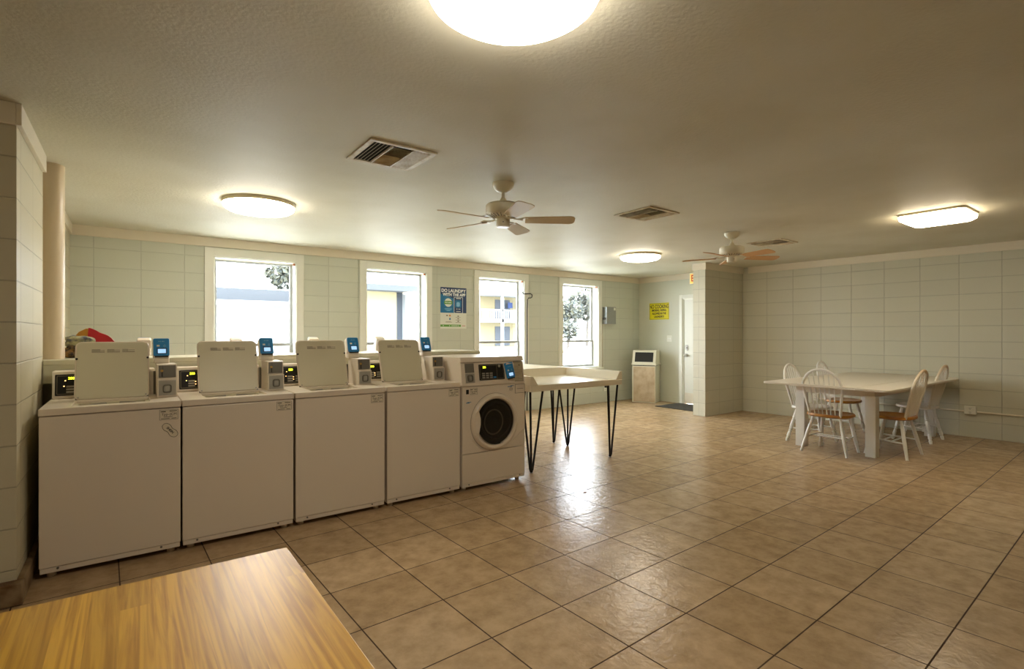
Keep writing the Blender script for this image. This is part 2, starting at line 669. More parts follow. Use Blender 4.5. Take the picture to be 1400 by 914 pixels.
# ceiling boards along the walls
T0 = 2.343
struct(G().box(LX, EX, WY - 0.022, WY, T0, H).build('trim_1', 'trim', bevel=0.003))
struct(G().box(EX - 0.022, EX, 5.02, WY - 0.022, T0, H).build('trim_2', 'trim', bevel=0.003))
g = G().box(7.338, 8.50, 4.778, 4.80, T0, H)
g.box(7.338, 7.36, 4.80, 5.02, T0, H)
struct(g.build('trim_3', 'trim'))
g = G()
a, b, c, d = RP(-4.15, 0.022, 0), RP(11, 0.022, 0), RP(11, 0, 0), RP(-4.15, 0, 0)
g.poly([(a.x, a.y), (b.x, b.y), (c.x, c.y), (d.x, d.y)], (T0, H))
struct(g.build('trim_4', 'trim', bevel=0.003))
g = G().box(PX, PX + 0.022, 3.478, 4.40, T0, H)
g.box(-3.0, PX, 3.478, 3.50, T0, H)
struct(g.build('trim_5', 'trim', bevel=0.003))
struct(G().box(LX, LX + 0.022, 4.44, WY - 0.022, T0, H).build('trim_6', 'trim'))
struct(G().box(EX - 0.012, EX, 6.02, WY, 0, 0.10).build('baseboard_end', 'plaster', bevel=0.003))
g = G().box(-3.0, PX + 0.03, 3.44, 3.50, 0, 0.11)
g.box(PX, PX + 0.03, 3.50, 4.44, 0, 0.11)
struct(g.build('baseboard_left', 'grime', bevel=0.006))

# windows
for i, (a, b) in enumerate(OPEN):
    r = struct(empty('window_%d' % (i + 1), ((a + b) / 2, WY, 0)))
    hw = (b - a) / 2
    cw = 0.095
    g = G()
    g.box(-hw - cw, -hw, -0.022, 0, ZS - 0.02, ZH + 0.1)
    g.box(hw, hw + cw, -0.022, 0, ZS - 0.02, ZH + 0.1)
    g.box(-hw, hw, -0.022, 0, ZH, ZH + 0.1)
    g.build('window_casing', 'white_trim', r, bevel=0.002)
    G().box(-hw - cw - 0.02, hw + cw + 0.02, -0.05, 0.14, ZS - 0.05, ZS - 0.02).build('window_sill', 'white_trim', r, bevel=0.003)
    g = G()
    g.box(-hw, -hw + 0.012, 0, 0.2, ZS - 0.02, ZH)
    g.box(hw - 0.012, hw, 0, 0.2, ZS - 0.02, ZH)
    g.box(-hw, hw, 0, 0.2, ZH - 0.012, ZH)
    g.box(-hw, hw, 0.14, 0.2, ZS - 0.02, ZS)
    g.build('window_jamb', 'white_trim', r)
    fo, zm = hw - 0.012, 1.182
    up = G().ring(rect(-fo, fo, zm - 0.02, ZH - 0.012), rect(-fo + 0.032, fo - 0.032, zm + 0.018, ZH - 0.044), (0.135, 0.16), 'y').build('upper_sash', 'alu', r, bevel=0.002)
    G().box(-fo + 0.03, fo - 0.03, 0.146, 0.150, zm + 0.016, ZH - 0.042).build('pane', 'glass', up)
    lo = G().ring(rect(-fo, fo, ZS, zm + 0.014), rect(-fo + 0.04, fo - 0.04, ZS + 0.04, zm - 0.022), (0.11, 0.135), 'y').build('lower_sash', 'alu', r, bevel=0.002)
    G().box(-fo + 0.038, fo - 0.038, 0.121, 0.125, ZS + 0.038, zm - 0.02).build('pane', 'glass', lo)
    G().lathe([(0.014, -0.012), (0.014, 0.03)], (hw - 0.02, 0.01, ZH - 0.03), 14, 'y').build('blind_bracket', mat('copper_bracket', (170, 110, 70), 0.5) if i == 0 else bpy.data.materials['copper_bracket'], r)
    G().box(-hw + 0.012, hw - 0.03, 0.02, 0.03, ZH - 0.034, ZH - 0.026).build('blind_rail', 'trim', r)

# door in the end wall
r = struct(empty('door_1', (EX, (DY0 + DY1) / 2, 0)))
hw = (DY1 - DY0) / 2
g = G()
g.box(-0.02, 0, hw, hw + 0.065, 0, DZ + 0.065)
g.box(-0.02, 0, -hw - 0.04, -hw, 0, DZ + 0.065)
g.box(-0.02, 0, -hw, hw, DZ, DZ + 0.065)
g.box(0, 0.15, hw - 0.02, hw, 0, DZ)
g.box(0, 0.15, -hw, -hw + 0.02, 0, DZ)
g.box(0, 0.15, -hw + 0.02, hw - 0.02, DZ - 0.02, DZ)
g.build('door_frame', 'white_trim', r, bevel=0.002)
leaf = G().box(0.018, 0.058, -hw + 0.023, hw - 0.023, 0.01, DZ - 0.023).build('door_leaf', 'white_trim', r, bevel=0.002)
plabel(G().box(0.014, 0.018, -hw + 0.06, hw - 0.035, 0.02, 0.21).build('daylight_patch', 'trim', r), 'pale tan plate painted as the daylight patch at the door foot')  # bright daylight at the door foot, put in as a tan plate
g = G().poly(rrect(hw - 0.115, hw - 0.05, 1.0, 1.11, 0.028), (0.003, 0.018), 'x')
g.lathe([(0.018, -0.015), (0.018, 0.005)], (0, hw - 0.083, 1.055), 16, 'x')
g.build('deadbolt', 'steel', r, bevel=0.003)
g = G().lathe([(0.032, 0.010), (0.032, 0.018)], (0, hw - 0.083, 0.915), 20, 'x')
g.lathe([(0.011, -0.027), (0.011, 0.013)], (0, hw - 0.083, 0.915), 12, 'x')
g.lathe([(0.008, -0.055), (0.024, -0.049), (0.028, -0.035), (0.02, -0.023), (0.008, -0.019)], (0, hw - 0.083, 0.915), 20, 'x')
g.build('door_knob', 'steel', r, smooth=True)


# ------------------------------------------------------------------ top-loading washers
def quad_plate(name, m, parent, x0, x1, z0, z1, y, t=0.002, rad=0.0):
    return G().poly(rrect(x0, x1, z0, z1, rad, 3) if rad else rect(x0, x1, z0, z1), (y - t, y), 'y').build(name, m, parent)


def card_reader(parent, loc, tilt, roll=0.0, w_=0.094, h_=0.13):
    """blue payment reader: local x across, z up its face, y into the housing"""
    rd = G().poly(rrect(-w_ / 2, w_ / 2, 0, h_, 0.012, 4), (0, 0.055), 'y').build('card_reader', 'enamel2', parent, bevel=0.004)
    rd.location = loc
    rd.rotation_euler = (tilt, roll, 0)
    f = G().poly(rrect(-w_ / 2 + 0.002, w_ / 2 - 0.002, 0.004, h_ - 0.003, 0.01, 4), (-0.012, 0), 'y').build('reader_face', 'blue', rd, bevel=0.003)
    plabel(f, 'blue reader face')
    G().poly(rrect(-0.026, 0.030, 0.016, 0.058, 0.003, 2), (-0.0145, -0.012), 'y').build('screen_bezel', 'navy', rd)
    G().poly(rect(-0.020, 0.024, 0.021, 0.050), (-0.0155, -0.0145), 'y').build('screen', 'screen', rd)
    G().poly(rect(-0.026, -0.010, 0.068, 0.080), (-0.0135, -0.012), 'y').build('card_symbol', 'pwhite', rd)
    g_ = G()
    for k in range(3):
        r0 = 0.006 + 0.005 * k
        g_.tube([(0.006 + r0 * math.cos(a_), -0.0128, 0.072 + r0 * math.sin(a_)) for a_ in [math.radians(-50 + 25 * q) for q in range(5)]], 0.0012, 5)
    g_.build('tap_symbol', 'sky_ink', rd)
    g_ = G()
    for k, wd in enumerate((0.006, 0.004, 0.007, 0.005)):
        g_.box(-0.016 + k * 0.009, -0.016 + k * 0.009 + wd, -0.013, -0.012, 0.102, 0.107)
    g_.build('reader_marks', 'sky_ink', rd)
    G().box(-w_ / 2 + 0.01, w_ / 2 - 0.01, -0.012, 0.002, -0.004, 0.004).build('card_slot', 'black', rd)
    return rd


def control_pad(parent, x0, x1, z0, z1, y, tilt_h=0.0, digits='200', dx=0.16, cols=((0.075, 0.0), (0.128, 0.0))):
    """black key pad with glowing digits on a console face (children of the console)"""
    G().poly(rrect(x0, x1, z0, z1, 0.004, 2), (y - 0.004, y), 'y').build('control_panel', 'black', parent)
    G().ring(rrect(x0 + 0.008, x1 - 0.008, z0 + 0.008, z1 - 0.008, 0.004, 2), rrect(x0 + 0.011, x1 - 0.011, z0 + 0.011, z1 - 0.011, 0.003, 2), (y - 0.0046, y - 0.004), 'y').build('panel_outline', 'ink_soft', parent)
    return text(digits, 0.021, 'digit', parent, (dx, y - 0.005, z1 - 0.026), bold=0.0004, name='display_digits')


def make_washer():
    W, D = 0.644, 0.685
    r = empty('washing_machine')
    g = G().box(0.006, W - 0.006, 0.014, D, 0.035, 0.874)
    for fx in (0.05, W - 0.05):
        for fy in (0.06, D - 0.06):
            g.lathe([(0.02, 0.0), (0.02, 0.04)], (fx, fy, 0), 12)
    g.build('cabinet', 'enamel', r)
    G().box(0.003, W - 0.003, 0, 0.014, 0.062, 0.873).build('front_panel', 'enamel', r, bevel=0.004)
    g = G().box(0.006, W - 0.006, 0.004, 0.016, 0.032, 0.0605)
    b_ = g.build('base_strip', 'enamel', r, bevel=0.003)
    for x in (0.08, W - 0.10):
        G().lathe([(0.006, -0.002), (0.006, 0.004)], (x, 0.002, 0.052), 10, 'y').build('screw', 'steel_dk', b_)
    # top with a well under the lid
    hx0, hx1, hy0, hy1 = 0.13, 0.49, 0.075, 0.345
    top = G().ring(rect(0, W, -0.004, D), rect(hx0, hx1, hy0, hy1), (0.878, 0.916)).build('top_panel', 'enamel', r, bevel=0.007, seg=3)
    G().ring(rect(hx0 - 0.001, hx1 + 0.001, hy0 - 0.001, hy1 + 0.001), rect(hx0 + 0.02, hx1 - 0.02, hy0 + 0.02, hy1 - 0.02), (0.876, 0.900)).build('lid_well', 'enamel_in', top)
    g = G().lathe([(0.115, 0.82), (0.12, 0.90)], (0.31, 0.21, 0), 30, caps=False)
    g.lathe([(0.001, 0.82), (0.115, 0.8201)], (0.31, 0.21, 0), 30, caps=False)
    g.build('tub', 'steel', top, smooth=True)
    # lid standing open, leaning back
    ang = math.radians(-18)
    L = G().poly(rrect(-0.188, 0.188, 0.0, 0.375, 0.034), (0.004, 0.022), 'y').build('lid', 'enamel', r, bevel=0.005)
    L.location = (0.308, 0.372, 0.914)
    L.rotation_euler = (ang, 0, 0)
    G().poly(rrect(-0.180, 0.180, 0.006, 0.367, 0.028), (0.0, 0.004), 'y').build('lid_lining', 'enamel_in', L, bevel=0.003)
    for k in range(3):
        x0 = -0.112 + k * 0.077
        lb = G().poly(rect(x0, x0 + 0.073, 0.298, 0.326), (-0.0008, 0.0), 'y').build('warning_label', 'label', L)
        # printed lines belong to the label mesh
        me = lb.data
        bm = bmesh.new()
        bm.from_mesh(me)
        me.materials.append(M['ink_soft'])
        for j in range(5):
            z = 0.3015 + j * 0.0046
            x_end = x0 + 0.069 - (0.022 if j in (4, 2) else 0.0) * (1 + 0.3 * k % 2)
            vs = [bm.verts.new(p) for p in ((x0 + 0.004, -0.0011, z), (x_end, -0.0011, z), (x_end, -0.0011, z + 0.0026), (x0 + 0.004, -0.0011, z + 0.0026))]
            f = bm.faces.new(vs)
            f.material_index = 1
        bm.to_mesh(me)
        bm.free()
    for sx_ in (-1, 1):
        G().lathe([(0.0065, -0.003), (0.0065, 0.006)], (sx_ * 0.179, 0, 0.262), 12, 'y').build('bumper', 'black', L)
        G().lathe([(0.005, -0.002), (0.005, 0.004)], (sx_ * 0.168, 0, 0.018), 10, 'y').build('screw', 'steel', L)
        G().box(sx_ * 0.17 - 0.012, sx_ * 0.17 + 0.012, 0.006, 0.03, -0.008, 0.02).build('hinge', 'steel_dk', L)
    # control console at the back
    c = G().poly([(0.535, 0.916), (0.69, 0.916), (0.69, 1.085), (0.565, 1.088), (0.555, 1.080)], (0.006, 0.528), 'x').build('control_console', 'enamel2', r, bevel=0.006)
    face = Matrix.Translation((0, 0.535, 0.916)) @ Matrix.Rotation(-math.atan2(0.02, 0.164), 4, 'X')
    h_ = empty('tmp')
    control_pad(h_, 0.020, 0.50, 0.018, 0.150, 0.0, dx=0.098)
    for cx in (0.062, 0.122):
        for k in range(3):
            G().box(cx + 0.012, cx + 0.052, -0.007, -0.004, 0.034 + k * 0.017, 0.045 + k * 0.017).build('key', 'key', h_)
    for x, z in ((0.066, 0.108), (0.060, 0.074), (0.115, 0.066), (0.115, 0.048)):
        G().box(x, x + 0.006, -0.006, -0.004, z, z + 0.005).build('indicator_light', 'led', h_)
    bpy.context.view_layer.update()
    for ch in list(h_.children):
        ch.parent = c
        ch.matrix_basis = face @ ch.matrix_basis.copy()
    bpy.data.objects.remove(h_)
    # coin box
    k = G().poly([(0.262, 0.916), (0.50, 0.916), (0.50, 1.122), (0.29, 1.122), (0.282, 1.03), (0.262, 1.03)][::-1], (0.533, 0.640), 'x').build('coin_box', 'enamel2', r, bevel=0.003)
    G().box(0.520, 0.533, 0.50, 0.53, 0.916, 1.07).build('coin_box_back', 'steel_dk', k)
    fr = G().box(0.541, 0.633, 0.258, 0.264, 0.926, 1.022).build('coin_plate', 'steel', k, bevel=0.002)
    G().ring(rrect(0.562, 0.610, 0.942, 0.996, 0.014), rrect(0.568, 0.604, 0.948, 0.990, 0.011), (0.246, 0.258), 'y').build('slide_ring', 'steel_dk', k, bevel=0.002)
    G().poly(rrect(0.572, 0.600, 0.952, 0.986, 0.006), (0.250, 0.258), 'y').build('coin_slide', 'steel', k, bevel=0.002)
    tl = Matrix.Translation((0, 0.282, 1.03)) @ Matrix.Rotation(-math.atan2(0.008, 0.092), 4, 'X')
    cd = G().box(0.541, 0.633, -0.005, 0.002, 0.008, 0.086).build('coin_door', 'steel_dk', k, bevel=0.002)
    cd.matrix_basis = tl
    g = G().box(0.5625, 0.564, -0.0062, -0.005, 0.008, 0.086)
    g.box(0.556, 0.561, -0.0065, -0.005, 0.014, 0.044)
    g.build('keyway', 'black', k).matrix_basis = tl
    g = G().lathe([(0.008, -0.011), (0.008, -0.004)], (0.558, 0, 0.052), 14, 'y')
    g.build('lock', mat('brass_lock', (190, 150, 84), 0.35, 0.8) if 'brass_lock' not in bpy.data.materials else bpy.data.materials['brass_lock'], k).matrix_basis = tl
    # neck and reader
    G().poly([(0.44, 1.122), (0.53, 1.122), (0.53, 1.20), (0.47, 1.19), (0.44, 1.15)][::-1], (0.520, 0.607), 'x').build('reader_neck', 'enamel2', r, bevel=0.006)
    card_reader(r, (0.563, 0.452, 1.166), math.radians(-20))
    # rating badge on the front
    bd = G().poly(rect(0.535, 0.628, 0.806, 0.866), (-0.0008, 0.0), 'y').build('rating_badge', 'label', r)
    G().ring(rect(0.535, 0.628, 0.806, 0.866), rect(0.5365, 0.6265, 0.8075, 0.8645), (-0.0012, -0.0008), 'y').build('badge_border', 'ink', bd)
    g = G().box(0.541, 0.5663, -0.0012, -0.0008, 0.853, 0.858)
    g.box(0.585, 0.622, -0.0012, -0.0008, 0.855, 0.859)
    g.box(0.556, 0.600, -0.0012, -0.0008, 0.822, 0.8245)
    g.box(0.543, 0.585, -0.0012, -0.0008, 0.812, 0.815)
    g.box(0.595, 0.620, -0.0012, -0.0008, 0.812, 0.815)
    g.build('badge_print', 'ink', bd)
    text('Tpp\u2013JCM', 0.021, 'ink', bd, (0.583, -0.0012, 0.838), sx=0.95)
    return r


WX = [-0.400, 0.2475, 0.8995, 1.5575]
FY = 3.71
washer0 = make_washer()
labels = ['white top-loading washer nearest the left wall, peanut-shaped sticker on its front',
          'white top-loading washer second from the left wall, lid standing open',
          'white top-loading washer third from the left wall, open lid before the wall between two windows',
          'white top-loading washer directly left of the front-loading washer, lid open']
washers = []
for i, x in enumerate(WX):
    o = washer0 if i == 0 else copy_tree(washer0)
    o.location = (x, FY, 0)
    tag(o, labels[i], 'washing machine', 'top-loading washers in the front row')
    washers.append(o)
# sticker on the first washer
st = []
for k in range(40):
    a = 2 * PI * k / 40
    px_ = 0.05 * math.cos(a)
    sg = 1 if math.sin(a) >= 0 else -1
    st.append((px_, sg * 0.0245 * abs(math.sin(a)) ** 0.75 * (1 - 0.36 * math.exp(-(px_ / 0.018) ** 2))))
pe = G().poly(st, (-0.0008, 0), 'y').build('peanut_sticker', 'label', washers[0])
pe.location = (0.588, 0, 0.742)
pe.rotation_euler = (0, math.radians(50), 0)
plabel(pe, 'peanut-shaped sticker with dark outline')
G().tube([(a, -0.001, b) for a, b in st], 0.0011, 6, closed=True).build('sticker_outline', 'ink', pe)
text('SHEIN', 0.018, 'ink', pe, (0, -0.0012, 0), bold=0.0005)

# back row, facing the windows; only the tops of their readers rise above the ledge
bl = [ 'leftmost white card reader top peeking over the ledge, on the washer behind it',
       'washer behind the ledge whose white reader top shows above the second open lid',
       'washer behind the ledge whose white reader top shows above the third open lid',
       'washer behind the ledge whose white reader top shows above the rightmost open lid']
g = washer0
for i, x in enumerate([0.085, 0.747, 1.410, 2.080]):
    o = copy_tree(washer0)
    for ch in list(o.children):
        if ch.name.startswith('peanut'):
            for c2 in list(ch.children):
                bpy.data.objects.remove(c2)
            bpy.data.objects.remove(ch)
        elif ch.name.startswith('lid'):
            ch.rotation_euler = (math.radians(90), 0, 0)
            ch.location = (0.308, 0.405, 0.94)
    o.location = (x + 0.563, 5.65, 0)
    o.rotation_euler = (0, 0, PI)
    tag(o, bl[i], 'washing machine', 'washers in the back row')


# ------------------------------------------------------------------ front-loading washer
def make_loader():
    W, D = 0.665, 0.688
    r = empty('front_loading_washer', (2.217, FY, 0))
    tag(r, 'white front-loading washer with round glass door at the right end of the row', 'washing machine')
    g = G().poly([(0.012, 0.035), (0.012, 0.872), (0.052, 1.07), (0.052, 1.118), (D, 1.118), (D, 0.035)][::-1], (0.003, W - 0.003), 'x')
    for fx in (0.05, W - 0.05):
        for fy in (0.06, D - 0.06):
            g.lathe([(0.02, 0.0), (0.02, 0.04)], (fx, fy, 0), 12)
    g.build('cabinet', 'enamel', r, bevel=0.004)
    lp = G().box(0.003, W - 0.003, 0.0, 0.012, 0.060, 0.306).build('lower_panel', 'enamel', r, bevel=0.003)
    bs = G().box(0.005, W - 0.005, 0.004, 0.014, 0.032, 0.0585).build('base_strip', 'enamel', r, bevel=0.002)
    for x in (0.07, W - 0.06):
        G().lathe([(0.006, -0.002), (0.006, 0.004)], (x, 0.002, 0.05), 10, 'y').build('screw', 'steel_dk', bs)
    fp = G().box(0.003, W - 0.003, 0.0, 0.012, 0.311, 0.872).build('front_panel', 'enamel', r, bevel=0.004)
    # swept crease from the door to the right edge
    pts = [(0.10, -0.001, 0.42), (0.17, -0.001, 0.35), (0.26, -0.001, 0.322), (0.36, -0.001, 0.322), (0.47, -0.001, 0.35), (0.57, -0.001, 0.40), (0.655, -0.001, 0.462)]
    G().tube(pts, 0.004, 8).build('pressed_crease', 'enamel', fp, smooth=True)
    # console: slanted fascia
    cons = G().poly([(0.0, 0.878), (0.020, 0.878), (0.060, 1.072), (0.030, 1.072)], (0.003, W - 0.003), 'x').build('control_console', 'enamel', r, bevel=0.003)
    cap = G().poly([(0.026, 1.076), (0.06, 1.076), (0.06, 1.119), (0.036, 1.119)], (0.001, W - 0.001), 'x').build('console_cap', 'enamel', r, bevel=0.004)
    face = Matrix.Rotation(-math.atan2(0.030, 0.194), 4, 'X')
    face = Matrix.Translation((0, 0.0, 0.878)) @ face
    h_ = empty('tmp')
    # coin unit
    G().ring(rect(0.036, 0.134, 0.022, 0.196), rect(0.040, 0.130, 0.026, 0.192), (-0.003, 0.001), 'y').build('coin_frame', 'enamel2', h_)
    G().box(0.040, 0.130, -0.002, 0.0, 0.112, 0.190).build('coin_door', 'steel_dk', h_)
    G().box(0.040, 0.130, -0.003, 0.0, 0.026, 0.106).build('coin_plate', 'steel', h_)
    G().ring(rrect(0.058, 0.110, 0.038, 0.094, 0.015), rrect(0.064, 0.104, 0.044, 0.088, 0.012), (-0.013, -0.003), 'y').build('slide_ring', 'steel_dk', h_)
    G().lathe([(0.012, -0.012), (0.015, -0.003)], (0.084, 0, 0.066), 16, 'y').build('coin_slide', 'steel', h_)
    control_pad(h_, 0.178, 0.440, 0.042, 0.178, -0.001, digits='200', dx=0.232)
    for cx in (0.205, 0.245, 0.285):
        for k in range(3):
            G().box(cx, cx + 0.028, -0.008, -0.005, 0.058 + k * 0.018, 0.070 + k * 0.018).build('key', 'key', h_)
    G().box(0.322, 0.348, -0.008, -0.005, 0.058, 0.070).build('blue_key', 'blue', h_)
    G().box(0.360, 0.362, -0.0065, -0.005, 0.045, 0.175).build('panel_divider', 'ink_soft', h_)
    G().lathe([(0.012, -0.010), (0.012, -0.005)], (0.388, 0, 0.160), 16, 'y').build('sensor_button', 'key', h_)
    lb = G().box(0.548, 0.645, -0.0025, -0.001, 0.014, 0.196).build('instruction_label', 'label_dk', h_)
    G().ring(rect(0.548, 0.645, 0.014, 0.196), rect(0.551, 0.642, 0.017, 0.193), (-0.0030, -0.0025), 'y').build('label_border', 'ink', h_)
    g = G().box(0.556, 0.625, -0.003, -0.0025, 0.182, 0.187)
    g.lathe([(0.009, -0.003), (0.009, -0.0024)], (0.612, 0, 0.160), 16, 'y')
    for z, x1 in ((0.150, 0.60), (0.138, 0.61), (0.124, 0.60), (0.112, 0.632), (0.100, 0.64), (0.090, 0.61), (0.078, 0.622), (0.066, 0.60), (0.046, 0.60), (0.034, 0.632), (0.024, 0.596)):
        g.box(0.556, x1, -0.003, -0.0025, z, z + (0.003 if z != 0.100 else 0.0015))
    g.box(0.551, 0.642, -0.003, -0.0025, 0.094, 0.0955)
    g.build('label_print', 'ink_soft', h_)
    bpy.context.view_layer.update()
    for ch in list(h_.children):
        ch.parent = cons
        ch.matrix_basis = face @ ch.matrix_basis.copy()
    bpy.data.objects.remove(h_)
    card_reader(r, (0.497, -0.012, 0.925), math.radians(-9), math.radians(-9), 0.092, 0.145)
    G().poly(rrect(0.448, 0.535, 0.918, 1.06, 0.01), (-0.004, 0.035), 'y').build('reader_mount', 'enamel2', r, bevel=0.002)
    # door
    c = (0.330, 0, 0.558)
    dr = G().lathe([(0.246, 0.004), (0.246, -0.010), (0.238, -0.022), (0.222, -0.030), (0.206, -0.026), (0.198, -0.014), (0.194, 0.004)], c, 64, 'y', caps=False).build('door', 'enamel', r, smooth=True)
    plabel(dr, 'round white door ring')
    c2 = (0.345, 0, 0.565)
    G().lathe([(0.202, -0.018), (0.202, -0.0135), (0.001, -0.0135)], c2, 56, 'y', caps=False).build('door_glass', 'door_glass', dr)
    g = G().lathe([(0.203, -0.020), (0.199, -0.004), (0.176, -0.0035), (0.168, -0.0035), (0.150, -0.003), (0.001, -0.003)], c2, 56, 'y', caps=False)
    g.build('door_bowl', 'void', dr, smooth=True)
    G().tube([(c2[0] + 0.155 * math.cos(a), -0.005, c2[2] + 0.155 * math.sin(a)) for a in [2 * PI * k / 48 for k in range(48)]], 0.010, 8, closed=True, flat=0.35).build('gasket', 'rubber', dr, smooth=True)
    G().tube([(c2[0] - 0.03 + 0.095 * math.cos(a), -0.006, c2[2] - 0.01 + 0.105 * math.sin(a)) for a in [2 * PI * k / 40 for k in range(40)]], 0.007, 8, closed=True, flat=0.4).build('drum_rim', 'steel_dk', dr, smooth=True)
    G().ring([(c[0] + 0.2485 * math.cos(2 * PI * k / 64), c[2] + 0.2485 * math.sin(2 * PI * k / 64)) for k in range(64)], [(c[0] + 0.2455 * math.cos(2 * PI * k / 64), c[2] + 0.2455 * math.sin(2 * PI * k / 64)) for k in range(64)], (-0.0008, 0.001), 'y').build('door_gap', 'ink_soft', dr)
    G().poly([(0.118, 0.475), (0.150, 0.470), (0.166, 0.55), (0.166, 0.60), (0.150, 0.665), (0.118, 0.66), (0.106, 0.57)], (-0.034, -0.012), 'y').build('door_handle', 'enamel', dr, bevel=0.005)
    # badges
    g = G().box(0.040, 0.066, -0.0012, 0, 0.812, 0.850)
    g.build('energy_sticker', 'black', r)
    bd = G().box(0.078, 0.152, -0.001, 0, 0.805, 0.857).build('rating_badge', 'label', r)
    G().ring(rect(0.078, 0.152, 0.805, 0.857), rect(0.0794, 0.1506, 0.8064, 0.8556), (-0.0015, -0.001), 'y').build('badge_border', 'ink', bd)
    g = G().box(0.083, 0.104, -0.0014, -0.001, 0.845, 0.850)
    g.box(0.120, 0.147, -0.0014, -0.001, 0.845, 0.849)
    g.box(0.090, 0.130, -0.0014, -0.001, 0.813, 0.816)
    g.build('badge_print', 'ink', bd)
    text('Tpp\u2013JCM', 0.017, 'ink', bd, (0.115, -0.0015, 0.830), sx=0.95)
    g = G().box(0.040, 0.074, -0.0012, 0, 0.735, 0.741)
    g.box(0.050, 0.090, -0.0012, 0, 0.742, 0.746)
    g.build('blue_maker_mark', 'pblue', r)
    g = G().box(0.470, 0.515, -0.0012, 0, 0.848, 0.854)
    g.box(0.500, 0.535, -0.0012, 0, 0.855, 0.860)
    g.build('blue_top_mark', 'pblue', r)
    g = G().ring([(0.505 + 0.016 * math.cos(2 * PI * k / 20), 0.828 + 0.016 * math.sin(2 * PI * k / 20)) for k in range(20)], [(0.505 + 0.0145 * math.cos(2 * PI * k / 20), 0.828 + 0.0145 * math.sin(2 * PI * k / 20)) for k in range(20)], (-0.0012, 0), 'y')
    g.box(0.497, 0.513, -0.0012, 0, 0.826, 0.830)
    g.build('round_seal', 'ink', r)
    G().ring(rect(0.549, 0.659, 0.786, 0.866), rect(0.5525, 0.6555, 0.7895, 0.8625), (-0.0008, 0.001), 'y').build('drawer_gap', 'ink_soft', r)
    dw = G().box(0.553, 0.655, -0.004, 0.004, 0.790, 0.862).build('soap_drawer', 'enamel', r, bevel=0.002)
    G().box(0.568, 0.640, -0.0046, -0.004, 0.826, 0.829).build('drawer_print', 'ink', dw)
    return r


make_loader()

# ------------------------------------------------------------------ ledge, pipe, heap on the ledge
r = empty('utility_ledge', (-0.452, 4.405, 0))
tag(r, 'long cream boxed ledge running along behind the front row of washers', 'ledge')
G().poly([(0, 0), (3.30, 0), (3.30, 0.50), (-0.055, 0.50), (-0.055, 0.038), (0, 0.038)], (1.118, 1.150)).build('ledge_top', 'ledge', r, bevel=0.004)
G().box(0, 3.29, 0.012, 0.035, 1.0, 1.118).build('ledge_front', 'ledge', r)
G().box(-0.055, 3.29, 0.20, 0.23, 0.0, 1.118).build('ledge_panel', 'ledge', r)
g = G()
for x in (1.3, 2.6):
    g.box(x, x + 0.04, 0.10, 0.19, 0.0, 1.118)
g.build('ledge_stud', 'grime', r)

g = G().lathe([(0.076, 1.1505), (0.076, H - 0.001)], (-0.437, 4.62, 0), 40)
tag(g.build('vent_pipe', 'pipe', smooth=True), 'round cream painted pipe from ledge to ceiling beside the left wall', 'pipe')


def heap(name, m, c, r, seed, rough=0.12, flat=1.1525):
    g = G().blob(c, r, 4, rough, seed)
    for v in g.bm.verts:
        if v.co.z < flat:
            v.co.z = flat
    return g.build(name, m, smooth=True)


o = heap('dark_cloth_bundle', 'dark_cloth', (-0.31, 4.78, 1.185), (0.10, 0.09, 0.045), 3)
tag(o, 'dark patterned cloth bundle lying on the ledge right of the pipe', 'cloth')
o = heap('grey_cloth_bundle', 'cloth', (-0.29, 4.80, 1.265), (0.085, 0.075, 0.045), 5, 0.1, 1.225)
tag(o, 'grey printed cloth with blue and yellow, heaped on the dark cloth', 'cloth')
# red and yellow bag: a crumpled wedge
r = empty('plastic_bag', (-0.165, 4.885, 1.152))
tag(r, 'crumpled red and yellow bag behind the leftmost open washer lid', 'bag')
g = G().poly([(-0.10, 0.0), (0.13, 0.0), (0.10, 0.075), (0.045, 0.135), (-0.04, 0.195), (-0.085, 0.205)], (-0.05, 0.05), 'y')
bmesh.ops.subdivide_edges(g.bm, edges=g.bm.edges[:], cuts=3, use_grid_fill=True)
for v in g.bm.verts:
    v.co.y *= 1.2 - v.co.z * 3.5
    v.co.z += 0.006 * math.sin(v.co.x * 60) * (v.co.z > 0.01)
    v.co.y += 0.006 * math.sin(v.co.z * 70 + v.co.x * 40)
g.build('bag_body', 'red', r, smooth=True)
g = G().poly([(-0.18, 0.12), (-0.096, 0.12), (-0.082, 0.205), (-0.10, 0.205), (-0.14, 0.18)], (-0.03, 0.03), 'y')
bmesh.ops.subdivide_edges(g.bm, edges=g.bm.edges[:], cuts=2, use_grid_fill=True)
g.build('yellow_fold', 'orange', r, smooth=True)


